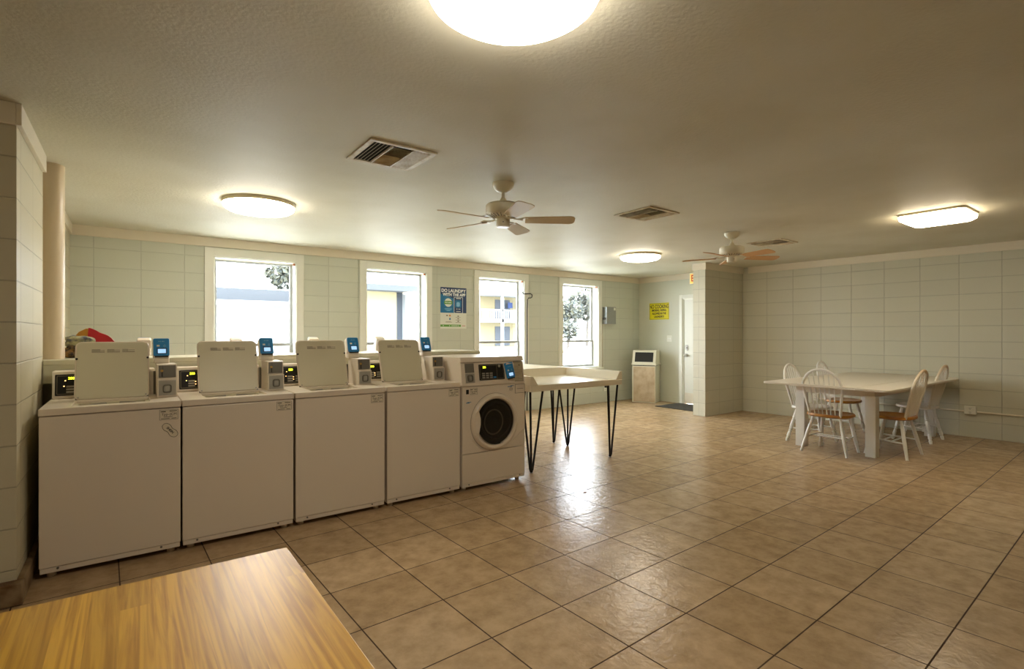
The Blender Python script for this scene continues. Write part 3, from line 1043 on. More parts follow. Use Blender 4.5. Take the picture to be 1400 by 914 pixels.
# ------------------------------------------------------------------ folding tables on hairpin legs
def make_tray_table():
    r = empty('folding_table')
    X, Y = 1.25, 0.88
    tr = G().box(0, X, 0, Y, 0.778, 0.838).build('tray', 'laminate', r, bevel=0.006, seg=3)

    def rail(x0, x1, side):
        g_ = G()
        t0, t1, z0, z1 = 0.035, 0.095, 0.836, 0.922
        if side == 'l':
            g_.poly([(0, z0), (t1, z0), (t0, z1), (0, z1)], (0, Y), 'y')
        elif side == 'r':
            g_.poly([(X, z0), (X, z1), (X - t0, z1), (X - t1, z0)], (0, Y), 'y')
        else:
            g_.poly([(Y, z0), (Y, z1), (Y - t0, z1), (Y - t1, z0)], (t0, X - t0), 'x')
        return g_
    for s_ in 'lrb':
        rail(0, 0, s_).build('rail', 'laminate', tr, bevel=0.005)
    for cx, cy, sx_, sy_ in ((0.03, 0.04, 1, 1), (X - 0.03, 0.04, -1, 1), (0.03, Y - 0.06, 1, -1), (X - 0.03, Y - 0.06, -1, -1)):
        fx, fy = cx + sx_ * 0.055, cy + sy_ * 0.055
        foot = (fx, fy, 0.022)
        g_ = G()
        for tx, ty in ((cx, cy), (cx + sx_ * 0.15, cy), (cx, cy + sy_ * 0.13)):
            dx, dy = (tx - fx), (ty - fy)
            n_ = math.hypot(dx, dy)
            g_.tube([(fx, fy, 0.008), (fx + dx / n_ * 0.012, fy + dy / n_ * 0.012, 0.03), (tx, ty, 0.776)], 0.0105, 8)
        g_.lathe([(0.013, 0.006), (0.016, 0.012), (0.013, 0.026)], (fx, fy, 0), 14)
        g_.box(min(cx, cx + sx_ * 0.17), max(cx, cx + sx_ * 0.17), min(cy, cy + sy_ * 0.15), max(cy, cy + sy_ * 0.15), 0.773, 0.777)
        lg = g_.build('leg', 'rod', r, smooth=True)
        G().lathe([(0.016, 0.0), (0.016, 0.004), (0.006, 0.009)], (fx, fy, 0), 14).build('foot_glide', 'steel', lg)
    return r


t1 = make_tray_table()
t1.location = (2.972, 3.745, 0)
tag(t1, 'cream tray-topped folding table on black hairpin legs, nearer of the two beside the front-loader', 'table', 'tray-topped folding tables')
t2 = copy_tree(t1)
t2.location = (2.955, 4.645, 0)
tag(t2, 'cream tray-topped table on hairpin legs, the farther one toward the windows', 'table', 'tray-topped folding tables')

# ------------------------------------------------------------------ dining table
r = empty('dining_table', (7.28, 2.53, 0))
tag(r, 'large white dining table with square legs by the right wall', 'table')
hx, hy = 1.27, 0.635


def corner(cx, cy, rr, a0, n=7):
    return [(cx + rr * math.cos(math.radians(a0 + 90 * k / n)), cy + rr * math.sin(math.radians(a0 + 90 * k / n))) for k in range(n + 1)]


# middle board and two hinged leaves along the long sides
G().box(-hx + 0.004, hx, -0.33, 0.33, 0.733, 0.760).build('table_top', 'white_paint', r, bevel=0.002)
pts = [(-hx, 0.332), (hx, 0.332)] + corner(hx - 0.28, hy - 0.28, 0.28, 0) + corner(-hx + 0.05, hy - 0.05, 0.05, 90)
G().poly(pts, (0.737, 0.758)).build('table_leaf', 'white_paint', r, bevel=0.003)
pts = [(hx, -0.332), (-hx, -0.332)] + corner(-hx + 0.05, -hy + 0.05, 0.05, 180) + corner(hx - 0.20, -hy + 0.20, 0.20, 270)
G().poly(pts, (0.737, 0.758)).build('table_leaf', 'white_paint', r, bevel=0.003)
ap = G()
ap.box(-0.93, 0.99, -0.40, -0.375, 0.640, 0.7325)
ap.box(-0.93, 0.99, 0.375, 0.40, 0.640, 0.7325)
ap.box(-0.93, -0.905, -0.375, 0.375, 0.640, 0.7325)
ap.box(0.965, 0.99, -0.375, 0.375, 0.640, 0.7325)
ap.build('apron', 'white_paint', r, bevel=0.002)
for lx in (-0.885, 1.03):
    for ly in (-0.36, 0.36):
        if lx < 0:
            G().box(lx - 0.05, lx + 0.05, ly - 0.05, ly + 0.05, 0, 0.655).build('leg', 'white_leg', r, bevel=0.004)
        else:
            G().box(lx - 0.05, lx + 0.05, ly - 0.05, ly + 0.05, 0, 0.736).build('leg', 'white_leg', r, bevel=0.004)


# ------------------------------------------------------------------ bow-back chairs
def make_chair(turned, seat_m, bow_m, leg_m='white_leg'):
    r = empty('dining_chair')
    # saddle seat: rounded D, wider at the back
    out = []
    for k in range(48):
        a = 2 * PI * k / 48
        cx, sy = math.cos(a), math.sin(a)
        wx = 0.222 * (abs(cx) ** 0.72) * (1 if cx > 0 else -1)
        wy = 0.205 * (abs(sy) ** 0.78) * (1 if sy > 0 else -1)
        out.append((wx * (1.0 - 0.06 * sy), wy))
    g_ = G()
    levels = [(0.93, 0.402), (1.0, 0.412), (1.0, 0.428), (0.975, 0.437)]
    rings = [[g_.bm.verts.new((x * s_, y * s_, z)) for x, y in out] for s_, z in levels]
    n_ = len(out)
    for a_, b_ in zip(rings, rings[1:]):
        for q in range(n_):
            g_.bm.faces.new((a_[q], a_[(q + 1) % n_], b_[(q + 1) % n_], b_[q]))
    g_.bm.faces.new(rings[0])
    last = rings[-1]
    for s_, dz in ((0.8, -0.004), (0.5, -0.011), (0.2, -0.013)):
        rg = [g_.bm.verts.new((x * s_, y * s_, 0.437 + dz)) for x, y in out]
        for q in range(n_):
            g_.bm.faces.new((last[q], last[(q + 1) % n_], rg[(q + 1) % n_], rg[q]))
        last = rg
    g_.bm.faces.new(last)
    g_.build('seat', seat_m, r, smooth=True)
    # bow

    def lean(z):
        return -0.160 - (z - 0.43) * 0.235
    bow = []
    for k in range(33):
        t = k / 32
        if t < 0.28:
            q = t / 0.28
            bow.append((-(0.155 + 0.042 * q), 0.43 + 0.285 * q))
        elif t > 0.72:
            q = (1 - t) / 0.28
            bow.append(((0.155 + 0.042 * q), 0.43 + 0.285 * q))
        else:
            a = PI * (1 - (t - 0.28) / 0.44)
            bow.append((0.197 * math.cos(a), 0.715 + 0.215 * math.sin(a) ** 0.9 if math.sin(a) > 0 else 0.715))
    G().tube([(x, lean(z), z - (0.012 if i in (0, 32) else 0)) for i, (x, z) in enumerate(bow)], 0.0145, 10).build('back_bow', bow_m, r, smooth=True)
    for k in range(6):
        u = (k - 2.5) / 2.9
        xb, xt = 0.118 * u, 0.152 * u
        zt = 0.715 + 0.215 * math.sqrt(max(0, 1 - (xt / 0.197) ** 2)) - 0.006
        G().tube([(xb, lean(0.43), 0.424), (xb * 0.6 + xt * 0.4, lean(0.6), 0.60), (xt, lean(zt), zt)], [0.006, 0.0072, 0.005], 8).build('spindle', 'white_leg' if bow_m != 'worn' else 'worn', r, smooth=True)
    legs = {}
    for sx_ in (-1, 1):
        for sy_ in (-1, 1):
            top = Vector((sx_ * 0.135, sy_ * 0.115, 0.408))
            bot = Vector((sx_ * (0.232 if sy_ < 0 else 0.198), sy_ * 0.198, 0.0))
            d_ = bot - top
            if turned:
                prof = [(0, .013), (.08, .016), (.24, .019), (.30, .019), (.315, .013), (.33, .021), (.35, .013), (.37, .018), (.52, .0215), (.64, .017), (.66, .012), (.68, .021), (.70, .013), (.74, .018), (.84, .021), (.88, .013), (.90, .019), (.96, .017), (1, .013)]
            else:
                prof = [(0, .013), (.25, .017), (.5, .0195), (.75, .017), (1, .0135)]
            lg = G().tube([top + d_ * t for t, _ in prof], [q for _, q in prof], 12)
            for v in lg.bm.verts:
                v.co.z = max(v.co.z, 0.0)
            lg.build('leg', leg_m, r, smooth=True)
            legs[(sx_, sy_)] = (top, d_)
    P_ = lambda k, t: legs[k][0] + legs[k][1] * t
    ms = []
    for sx_ in (-1, 1):
        a_, b_ = P_((sx_, -1), 0.60), P_((sx_, 1), 0.56)
        m_ = (a_ + b_) / 2
        ms.append((a_ * 0.62 + b_ * 0.38, a_ * 0.38 + b_ * 0.62))
        G().tube([a_, m_, b_], [0.007, 0.0105, 0.007], 10).build('stretcher', leg_m, r, smooth=True)
    for q in (0, 1):
        a_, b_ = ms[0][q], ms[1][q]
        G().tube([a_, (a_ + b_) / 2, b_], [0.006, 0.009, 0.006], 10).build('stretcher', leg_m, r, smooth=True)
    return r


GR = 'bow-back chairs around the white dining table'
for (x, y, rz, turned, sm, bm_, lab) in [
    (6.305, 2.535, -PI / 2, False, 'seat_wood', 'white_leg', 'white bow-back chair with wooden seat at the near end of the dining table'),
    (6.745, 2.925, PI, True, 'white_leg', 'white_leg', 'white bow-back chair with white seat on the window side, nearest the table corner'),
    (7.735, 2.965, PI + 0.05, True, 'seat_wood', 'white_leg', 'white bow-back chair with brown seat on the window side, closest to the right wall'),
    (6.725, 2.085, 0.0, False, 'seat_wood', 'worn', 'bow-back chair with orange-brown seat on the near side, back to the room'),
    (7.910, 2.195, 0.0, True, 'white_leg', 'worn', 'bow-back chair with white seat and bare-wood bow, beside the wall outlet'),
]:
    c = make_chair(turned, sm, bm_)
    c.location = (x, y, 0)
    c.rotation_euler = (0, 0, rz)
    tag(c, lab, 'chair', GR)

# ------------------------------------------------------------------ wood-topped table in the foreground
r = empty('wooden_table', (-0.59, 0.72, 0))
tag(r, 'yellow oak-strip table top in the near left corner', 'table')
G().box(-0.925, 0.925, -0.75, 0.75, 0.722, 0.750).build('table_top', 'oak', r, bevel=0.002)
g = G()
g.ring(rect(-0.84, 0.84, -0.67, 0.67), rect(-0.82, 0.82, -0.65, 0.65), (0.65, 0.7215))
g.build('apron', 'seat_wood', r)
for lx in (-0.80, 0.80):
    for ly in (-0.63, 0.63):
        G().box(lx - 0.03, lx + 0.03, ly - 0.03, ly + 0.03, 0, 0.7215).build('leg', 'seat_wood', r, bevel=0.003)


# ------------------------------------------------------------------ ceiling lamps
def round_lamp(x, y, lab):
    r = empty('ceiling_lamp', (x, y, H))
    tag(r, lab, 'ceiling light', 'round ceiling lamps')
    G().lathe([(0.262, -0.030), (0.284, -0.030), (0.286, -0.026), (0.286, -0.0005)], (0, 0, 0), 64).build('lamp_base', 'lamp_base', r, smooth=True)
    prof = [(0.255, -0.029), (0.276, -0.031), (0.280, -0.040), (0.272, -0.056), (0.245, -0.074), (0.19, -0.086), (0.11, -0.093), (0.001, -0.095)]
    G().lathe(prof, (0, 0, 0), 64).build('lens', 'lamp', r, smooth=True)
    return r


round_lamp(0.985, 1.325, 'round white glowing ceiling lamp at the top edge, nearest the camera')
round_lamp(0.890, 4.880, 'round white glowing ceiling lamp above the left washers')
round_lamp(5.860, 4.860, 'small-looking round glowing ceiling lamp near the far window corner')
r = empty('square_ceiling_lamp', (6.125, 1.545, H))
tag(r, 'rounded square warm glowing ceiling lamp near the right wall', 'ceiling light')
G().poly(rrect(-0.254, 0.254, -0.254, 0.254, 0.05), (-0.020, -0.0005)).build('lamp_base', 'lamp_base', r)
g = G()
lv = [(0.240, 0.04, -0.0195), (0.250, 0.055, -0.030), (0.245, 0.06, -0.055), (0.215, 0.06, -0.076), (0.17, 0.05, -0.084)]
rings = [[g.bm.verts.new((x, y, z)) for x, y in rrect(-s_, s_, -s_, s_, rr_, 5)] for s_, rr_, z in lv]
for a_, b_ in zip(rings, rings[1:]):
    for q in range(len(a_)):
        g.bm.faces.new((a_[q], a_[(q + 1) % len(a_)], b_[(q + 1) % len(a_)], b_[q]))
g.bm.faces.new(rings[0])
g.bm.faces.new(rings[-1])
g.build('lens', 'lamp2', r, smooth=True)


# ------------------------------------------------------------------ ceiling fans
def make_fan(blade_m, rot):
    r = empty('ceiling_fan')
    G().lathe([(0.080, -0.001), (0.081, -0.014), (0.074, -0.036), (0.052, -0.060), (0.026, -0.072), (0.020, -0.074)], n=40).build('canopy', 'fan', r, smooth=True)
    G().lathe([(0.013, -0.070), (0.013, -0.125)], n=20).build('down_rod', 'fan', r, smooth=True)
    mo = G().lathe([(0.016, -0.112), (0.028, -0.135), (0.032, -0.150), (0.088, -0.153), (0.120, -0.160), (0.131, -0.173), (0.132, -0.226), (0.125, -0.238), (0.100, -0.250), (0.060, -0.262), (0.050, -0.264)], n=48).build('motor_housing', 'fan', r, smooth=True)
    g_ = G()
    for k in range(24):
        a = 2 * PI * k / 24
        p0 = Vector((0.112 * math.cos(a), 0.112 * math.sin(a), -0.2440))
        p1 = Vector((0.075 * math.cos(a), 0.075 * math.sin(a), -0.2592))
        g_.tube([p0, p1], 0.0035, 5)
    g_.build('vent_slots', 'steel_dk', mo)
    sh = G().lathe([(0.058, -0.262), (0.060, -0.270), (0.052, -0.276), (0.052, -0.322), (0.046, -0.330), (0.020, -0.333)], n=32).build('switch_housing', 'fan', r, smooth=True)
    G().lathe([(0.004, 0.0), (0.004, 0.006)], (-0.030, -0.046, -0.30), 8, 'y').build('pull_switch', 'black', sh)
    for k in range(5):
        a = rot + 2 * PI * k / 5
        mtx = Matrix.Rotation(a, 4, 'Z')
        g_ = G()
        g_.tube([(0.060, 0, -0.262), (0.10, 0.0, -0.272), (0.135, 0.020, -0.272), (0.165, 0.030, -0.268)], 0.006, 6)
        g_.tube([(0.060, 0, -0.262), (0.10, 0.0, -0.272), (0.135, -0.020, -0.272), (0.165, -0.030, -0.268)], 0.006, 6)
        g_.poly(rrect(0.150, 0.190, -0.045, 0.045, 0.015, 3), (-0.2745, -0.2705))
        g_.xf(mtx)
        g_.build('blade_iron', 'fan', r, smooth=True)
        pts_ = [(0.165, -0.050), (0.50, -0.066), (0.525, -0.058), (0.538, -0.035), (0.538, 0.035), (0.525, 0.058), (0.50, 0.066), (0.165, 0.050)]
        g_ = G().poly(pts_, (-0.003, 0.003))
        g_.xf(mtx @ Matrix.Translation((0, 0, -0.278)) @ Matrix.Rotation(math.radians(-12), 4, 'X'))
        g_.build('blade', blade_m, r, bevel=0.001)
    return r


f = make_fan('blade', -YAW)
f.location = (2.250, 3.165, H)
tag(f, 'white ceiling fan with tan blades above the front-loading washer', 'ceiling fan', 'white ceiling fans')
f = make_fan('blade2', -YAW + 0.08)
f.location = (5.42, 3.20, H)
tag(f, 'white ceiling fan with orange-tan blades by the block partition', 'ceiling fan', 'white ceiling fans')


# ------------------------------------------------------------------ ceiling vents
def make_vent():
    r = empty('ceiling_vent')
    q = 0.215
    G().ring(rect(-q, q, -q, q), rect(-q + 0.035, q - 0.035, -q + 0.035, q - 0.035), (-0.012, -0.0005)).build('vent_frame', 'vent', r, bevel=0.005)
    G().box(-q + 0.034, q - 0.034, -q + 0.034, q - 0.034, -0.003, -0.0008).build('dark_duct', 'void', r)
    i_ = q - 0.036

    def slat(x0, y0, x1, y1, tilt_dir, name='slat'):
        dx, dy = tilt_dir
        g_ = G()
        vs = []
        for (x, y) in ((x0, y0), (x1, y1)):
            vs.append([(x - dx * 0.0085, y - dy * 0.0085, -0.0035), (x + dx * 0.0085, y + dy * 0.0085, -0.0175), (x + dx * 0.0095, y + dy * 0.0095, -0.0165), (x - dx * 0.0075, y - dy * 0.0075, -0.0030)])
        a_ = [g_.bm.verts.new(p) for p in vs[0]]
        b_ = [g_.bm.verts.new(p) for p in vs[1]]
        g_.bm.faces.new(a_)
        g_.bm.faces.new(b_)
        for k in range(4):
            g_.bm.faces.new((a_[k], a_[(k + 1) % 4], b_[(k + 1) % 4], b_[k]))
        g_.build(name, 'vent', r)
    for k in range(5):
        x = -i_ + 0.016 + k * 0.0225
        slat(x, -i_, x, i_, (-1, 0))
        slat(-x, -i_, -x, i_, (1, 0))
    for k in range(7):
        y = 0.014 + k * 0.0235
        slat(-0.062, y, 0.062, y, (0, 1))
        slat(-0.062, -y, 0.062, -y, (0, -1))
    g_ = G()
    for x in (-0.066, 0.066):
        g_.box(x - 0.003, x + 0.003, -i_, i_, -0.017, -0.003)
    g_.build('divider', 'vent', r)
    return r


v0 = make_vent()
for k, (x, y, lab) in enumerate([
    (1.325, 3.085, 'square slatted ceiling vent nearest the camera, left of the near fan'),
    (3.905, 3.165, 'square slatted ceiling vent between the two ceiling fans'),
    (6.400, 3.245, 'thin-looking ceiling vent just right of the far fan')]):
    o = v0 if k == 0 else copy_tree(v0)
    o.location = (x, y, H)
    tag(o, lab, 'ceiling vent', 'square ceiling vents')

# ------------------------------------------------------------------ things on the window wall
r = empty('laundry_poster', (4.03, WY - 0.003, 1.717))
tag(r, 'blue and white laundry app poster on the wall between two windows', 'poster')
pw, ph = 0.231, 0.317
G().box(-pw, pw, 0, 0.0025, -ph, ph).build('poster_sheet', 'pwhite', r)
G().box(-pw, pw, -0.0008, 0, -0.075, ph).build('navy_panel', 'navy', r)
G().poly([(-pw, -0.075), (0.13, -0.075), (0.10, 0.12), (-pw, 0.215)], (-0.0014, -0.0008), 'y').build('blue_panel', 'pblue', r)
text('DO LAUNDRY', 0.068, 'white_ink', r, (0.0, -0.0020, 0.265), bold=0.0025, sx=0.98)
text('WITH THE APP', 0.062, 'white_ink', r, (0.01, -0.0020, 0.205), bold=0.0025, sx=0.96)
G().lathe([(0.066, -0.0026), (0.066, -0.0014)], (-0.095, 0, 0.083), 32, 'y').build('white_circle', 'pwhite', r)
g = G()
for k in range(22):
    a = 2 * PI * k / 22
    g.lathe([(0.0035, -0.0022), (0.0035, -0.0014)], (-0.095 + 0.086 * math.cos(a), 0, 0.083 + 0.086 * math.sin(a)), 6, 'y')
g.build('dotted_ring', 'sky_ink', r)
G().poly(rrect(-0.168, -0.022, 0.058, 0.108, 0.008), (-0.0032, -0.0026), 'y').build('green_band', 'green', r)
text('PAY mobile', 0.024, 'white_ink', r, (-0.095, -0.0036, 0.083), bold=0.0008)
g = G()
for z, x0, x1 in ((-0.012, -0.160, -0.030), (-0.028, -0.150, -0.040), (-0.042, -0.125, -0.065)):
    g.box(x0, x1, -0.0022, -0.0014, z - 0.004, z + 0.004)
g.build('caption_print', 'sky_ink', r)
ph_ = G().ring(rrect(0.005, 0.165, -0.078, 0.172, 0.012), rrect(0.011, 0.159, -0.074, 0.166, 0.010), (-0.0026, -0.0014), 'y').build('phone_outline', 'white_ink', r)
G().box(0.012, 0.158, -0.0020, -0.0014, -0.074, 0.165).build('phone_screen', 'navy', r)
G().box(0.045, 0.13, -0.0026, -0.0020, 0.146, 0.156).build('phone_bar', 'white_ink', r)
G().poly(rrect(0.025, 0.135, 0.01, 0.125, 0.02), (-0.0026, -0.0020), 'y').build('phone_tile', 'pblue', r)
G().poly(rrect(0.050, 0.110, 0.025, 0.095, 0.02), (-0.0030, -0.0026), 'y').build('phone_picture', 'sky_ink', r)
g = G()
g.box(0.05, 0.065, -0.0026, -0.0020, -0.020, -0.008)
g.box(0.085, 0.12, -0.0026, -0.0020, -0.018, -0.010)
g.box(0.045, 0.125, -0.0026, -0.0020, -0.055, -0.046)
g.build('phone_print', 'pwhite', r)
g = G()
for x in (-0.13,):
    g.box(x, x + 0.03, -0.0012, 0, -0.125, -0.108)
for z in (-0.126, -0.166, -0.206):
    g.box(0.07, 0.095, -0.0012, 0, z - 0.006, z + 0.010)
    g.box(0.035, 0.125, -0.0012, 0, z - 0.020, z - 0.015)
g.box(-0.145, -0.03, -0.0012, 0, -0.222, -0.217)
g.box(-0.135, -0.05, -0.0012, 0, -0.212, -0.208)
g.build('small_icons', 'ink_soft', r)
G().poly(rrect(-0.08, -0.052, -0.130, -0.104, 0.006), (-0.0012, 0), 'y').build('orange_icon', 'orange_ink', r)
G().poly(rrect(-0.076, -0.054, -0.186, -0.152, 0.006), (-0.0012, 0), 'y').build('blue_icon', 'pblue', r)
G().box(-pw, 0.13, -0.0012, 0, -0.290, -0.256).build('green_strip', 'green', r)
g = G()
g.box(-0.190, -0.176, -0.0018, -0.0012, -0.280, -0.266)
g.box(-0.08, -0.066, -0.0018, -0.0012, -0.280, -0.268)
g.box(-0.04, 0.07, -0.0018, -0.0012, -0.278, -0.269)
g.box(0.08, 0.094, -0.0018, -0.0012, -0.280, -0.268)
g.build('strip_print', 'pwhite', r)
G().box(0.15, 0.21, -0.0012, 0, -0.277, -0.270).build('corner_print', 'red_ink', r)

# grey box with switch lever and its cable
r = empty('electrical_box', (7.46, WY, 1.672))
tag(r, 'grey steel switch box on the wall right of the last window', 'electrical box')
G().box(-0.13, 0.13, -0.105, -0.0005, -0.165, 0.165).build('box_body', 'grey_box', r, bevel=0.003)
G().box(-0.128, 0.128, -0.112, -0.105, -0.162, 0.162).build('box_cover', 'grey_box', r, bevel=0.002)
G().box(0.065, 0.115, -0.1135, -0.112, 0.10, 0.15).build('white_label', 'pwhite', r)
G().lathe([(0.008, -0.117), (0.008, -0.110)], (0.09, 0, 0.0), 12, 'y').build('box_latch', 'steel', r)
g = G().lathe([(0.022, -0.172), (0.026, -0.160), (0.022, -0.130)], (0, -0.07, -0.065), 16, 'x')
g.build('switch_lever', 'black', r, smooth=True)
g = G().tube([(7.318, WY - 0.012, 1.50), (7.318, WY - 0.012, 0.72), (7.34, WY - 0.012, 0.36)], 0.006, 8)
tag(g.build('wall_cable', 'trim', smooth=True), 'thin pale cable running down the wall from the grey switch box', 'cable')


def outlet(name, mtx, lab, w_=0.075, h_=0.115, d=0.045, two=True):
    r = empty(name)
    r.matrix_world = mtx
    tag(r, lab, 'electrical outlet')
    G().box(-w_ / 2, w_ / 2, -d, -0.0005, -h_ / 2, h_ / 2).build('outlet_box', 'white_trim', r, bevel=0.004)
    g_ = G()
    for z in ((-0.024, 0.024) if two else (0,)):
        for x in (-0.007, 0.007):
            g_.box(x - 0.0015, x + 0.0015, -d - 0.001, -d, z - 0.006, z + 0.008)
        g_.lathe([(0.003, -d - 0.001), (0.003, -d)], (0, 0, z - 0.014), 8, 'y')
    g_.build('sockets', 'black', r)
    return r


outlet('wall_outlet', Matrix.Translation((7.38, WY, 0.27)), 'small wall outlet below the window wall switch box, with a dark plug', 0.075, 0.115, 0.03)
g = G().poly(rrect(-0.02, 0.02, -0.02, 0.02, 0.006), (-0.06, -0.031), 'y')
pl_ = g.build('plug', 'black')
pl_.location = (7.375, WY, 0.30)
tag(pl_, 'dark plug pushed into the outlet under the window wall switch box', 'plug')


def rmtx(s, z):
    p = RP(s, 0, z)
    return Matrix.Translation(p) @ Matrix.Rotation(-PI / 2 + th, 4, 'Z')


s1 = -(1.845 - 0.0) / math.cos(th) + 0.0
sv = lambda y: (dR * math.sin(th) - y) / math.cos(th) * 1.0
outlet('wall_outlet', rmtx(sv(1.84), 0.345), 'white double outlet box on the right wall, right of the dining chairs', 0.115, 0.10, 0.05)
outlet('wall_outlet', rmtx(sv(3.64), 0.345), 'white outlet box on the right wall seen under the dining table', 0.075, 0.11, 0.05)
o = outlet('floor_outlet', rmtx(sv(2.27), 0.035), 'low white outlet box on the right wall at floor level behind a chair', 0.12, 0.066, 0.05, False)
g = G()
a, b = RP(sv(3.60), 0.014, 0.325), RP(sv(1.905), 0.014, 0.325)
g.tube([a, b], 0.011, 10)
tag(g.build('conduit', 'trim', smooth=True), 'thin painted conduit along the right wall between the two outlet boxes', 'conduit')
g = G()
a, b = RP(sv(1.775), 0.014, 0.325), RP(sv(-1.9), 0.014, 0.325)
g.tube([a, b], 0.011, 10)
tag(g.build('conduit', 'trim', smooth=True), 'thin painted conduit on the right wall running right from the double outlet', 'conduit')

# bent rod by the tall window
z0 = 1.0
pts = [(5.325, 6.93, 2.03), (5.335, 6.93, 2.00), (5.36, 6.93, 1.995), (5.50, 6.93, 2.005), (5.535, 6.93, 1.985), (5.53, 6.93, 1.945), (5.50, 6.93, 1.93), (5.455, 6.93, 1.928), (5.437, 6.93, 1.90), (5.43, 6.93, 1.7), (5.425, 6.93, 0.012)]
tag(G().tube(pts, 0.0085, 8).build('bent_rod', 'rod', smooth=True), 'thin black rod with hooked top standing by the third window', 'rod')

# ------------------------------------------------------------------ end wall: sign, switch, exit sign, bin, mat
RX = (PI / 2, 0, -PI / 2)
r = empty('warning_sign', (EX - 0.002, 6.495, 1.762))
tag(r, 'yellow no-cooking warning sign on the far end wall', 'sign')
G().box(-0.003, 0, -0.235, 0.235, -0.165, 0.165).build('sign_plate', 'yellow', r, bevel=0.002)
for s_, sz, z, sx_ in (('NO COOKING', 0.105, 0.090, 0.66), ('SMOKING, VAPING.', 0.056, 0.018, 0.72), ('ALLOWED IN THE', 0.056, -0.045, 0.72), ('LAUNDRY!', 0.056, -0.108, 0.85)):
    text(s_, sz, 'ink', r, (-0.0036, 0.0, z), RX, bold=0.002, sx=sx_)
g = G().ring(rect(-0.226, 0.226, -0.156, 0.156), rect(-0.221, 0.221, -0.151, 0.151), (-0.0036, -0.003), 'x')
g.build('sign_border', 'ink', r)

r = empty('light_switch', (EX, 6.255, 1.225))
tag(r, 'white double light switch plate on the end wall left of the door', 'light switch')
G().box(-0.006, -0.0005, -0.055, 0.055, -0.06, 0.06).build('switch_plate', 'white_trim', r, bevel=0.003)
for y in (-0.022, 0.022):
    G().box(-0.016, -0.006, y - 0.005, y + 0.005, -0.010, 0.014).build('toggle', 'white_ink', r)

r = empty('exit_sign', (EX - 0.022, 5.60, 2.335))
tag(r, 'white exit sign box with red letters above the far door', 'sign')
G().box(-0.05, -0.0005, -0.16, 0.16, -0.105, 0.105).build('sign_box', 'white_trim', r, bevel=0.004)
G().box(-0.0515, -0.050, -0.145, 0.145, -0.09, 0.09).build('sign_face', mat('exit_face', (236, 200, 110), 0.4, emit=(236, 190, 100), estr=0.25), r)
text('EXIT', 0.165, 'red_ink', r, (-0.0522, 0, 0), RX, bold=0.004, sx=0.72)

ang = math.atan2(-(6.684 - 6.28), (8.008 - 7.814))
r = empty('trash_bin', (7.911, 6.482, 0), ang)
tag(r, 'tan panelled trash bin with cream hooded lid in the far corner', 'trash bin')
wb = 0.225
G().box(-wb, wb, 0.005, 0.40, 0.0, 0.70).build('bin_body', 'bin_lid', r, bevel=0.006)
G().box(-wb + 0.03, wb - 0.012, 0.0, 0.006, 0.015, 0.685).build('front_panel', 'bin_body', r, bevel=0.002)
G().box(-wb + 0.02, wb - 0.02, 0.02, 0.38, 0.70, 0.715).build('bin_liner', 'black', r)
lid = G().box(-wb - 0.015, wb + 0.015, -0.012, 0.415, 0.715, 0.745)
lid.poly([(0.0, 0.745), (0.40, 0.745), (0.37, 1.0), (0.085, 1.0)], (-wb, wb), 'x')
lid.build('bin_hood', 'bin_lid', r, bevel=0.006)
fl = G().box(-wb + 0.05, wb - 0.05, -0.004, 0.002, 0.035, 0.225).build('swing_flap', 'black', r)
fl.matrix_basis = Matrix.Translation((0, 0.0, 0.745)) @ Matrix.Rotation(-math.atan2(0.085, 0.255), 4, 'X')

g = G()
nx = 24
g.box(7.665, 8.36, 5.20, 6.02, 0.0005, 0.010)
tag(g.build('door_mat', 'mat_', bevel=0.003), 'dark floor mat lying in front of the far door', 'mat')

g = G().poly([(0, 0), (0.012, 0.006), (0.026, 0.004), (0.036, 0.010), (0.028, -0.008), (0.014, -0.010)], (0.0, 0.003))
o = g.build('dry_leaf', 'leaf')
o.location = (3.02, 3.10, 0.001)
tag(o, 'small curled brown leaf lying on the floor tiles', 'leaf')

# ------------------------------------------------------------------ outdoors, seen through the windows
struct(G().box(-60, 110, 7.5, 160, -0.16, -0.10).build('ground_outdoors', 'out_ground'))


def thing_box(name, lab, cat, parts):
    r_ = empty(name)
    tag(r_, lab, cat)
    for nm, m_, bx in parts:
        g_ = G()
        for b_ in (bx if isinstance(bx[0], (tuple, list)) else [bx]):
            g_.box(*b_)
        g_.build(nm, m_, r_)
    return r_


thing_box('low_building', 'long low white building seen through the leftmost window', 'building', [
    ('outside_wall', 'out_white', (-2.0, 6.4, 19.2, 24.0, -0.1, 2.25)),
    ('fascia', 'out_white', (-2.3, 6.6, 18.9, 24.3, 2.25, 2.42)),
    ('roof', 'out_grey', (-2.2, 6.5, 19.4, 24.2, 2.42, 2.85))])
thing_box('louvred_building', 'pale building with column and louvred wall seen through the second window', 'building', [
    ('outside_wall', 'out_cream', (5.0, 6.35, 14.4, 18.0, -0.1, 2.55)),
    ('opening', 'out_shade', (6.35, 6.60, 14.55, 14.6, -0.1, 2.55)),
    ('column', 'out_white', (6.62, 6.92, 14.1, 14.4, -0.1, 3.3)),
    ('shutter', 'out_grey', [(6.95, 8.3, 14.5, 14.54, 0.1 + 0.11 * k, 0.17 + 0.11 * k) for k in range(21)]),
    ('back_wall', 'out_white', (6.35, 8.4, 14.62, 18.0, -0.1, 2.55)),
    ('roof', 'out_grey', (4.7, 8.6, 13.9, 18.2, 2.55, 2.72))])
bx0, by0 = 28.0, 46.0
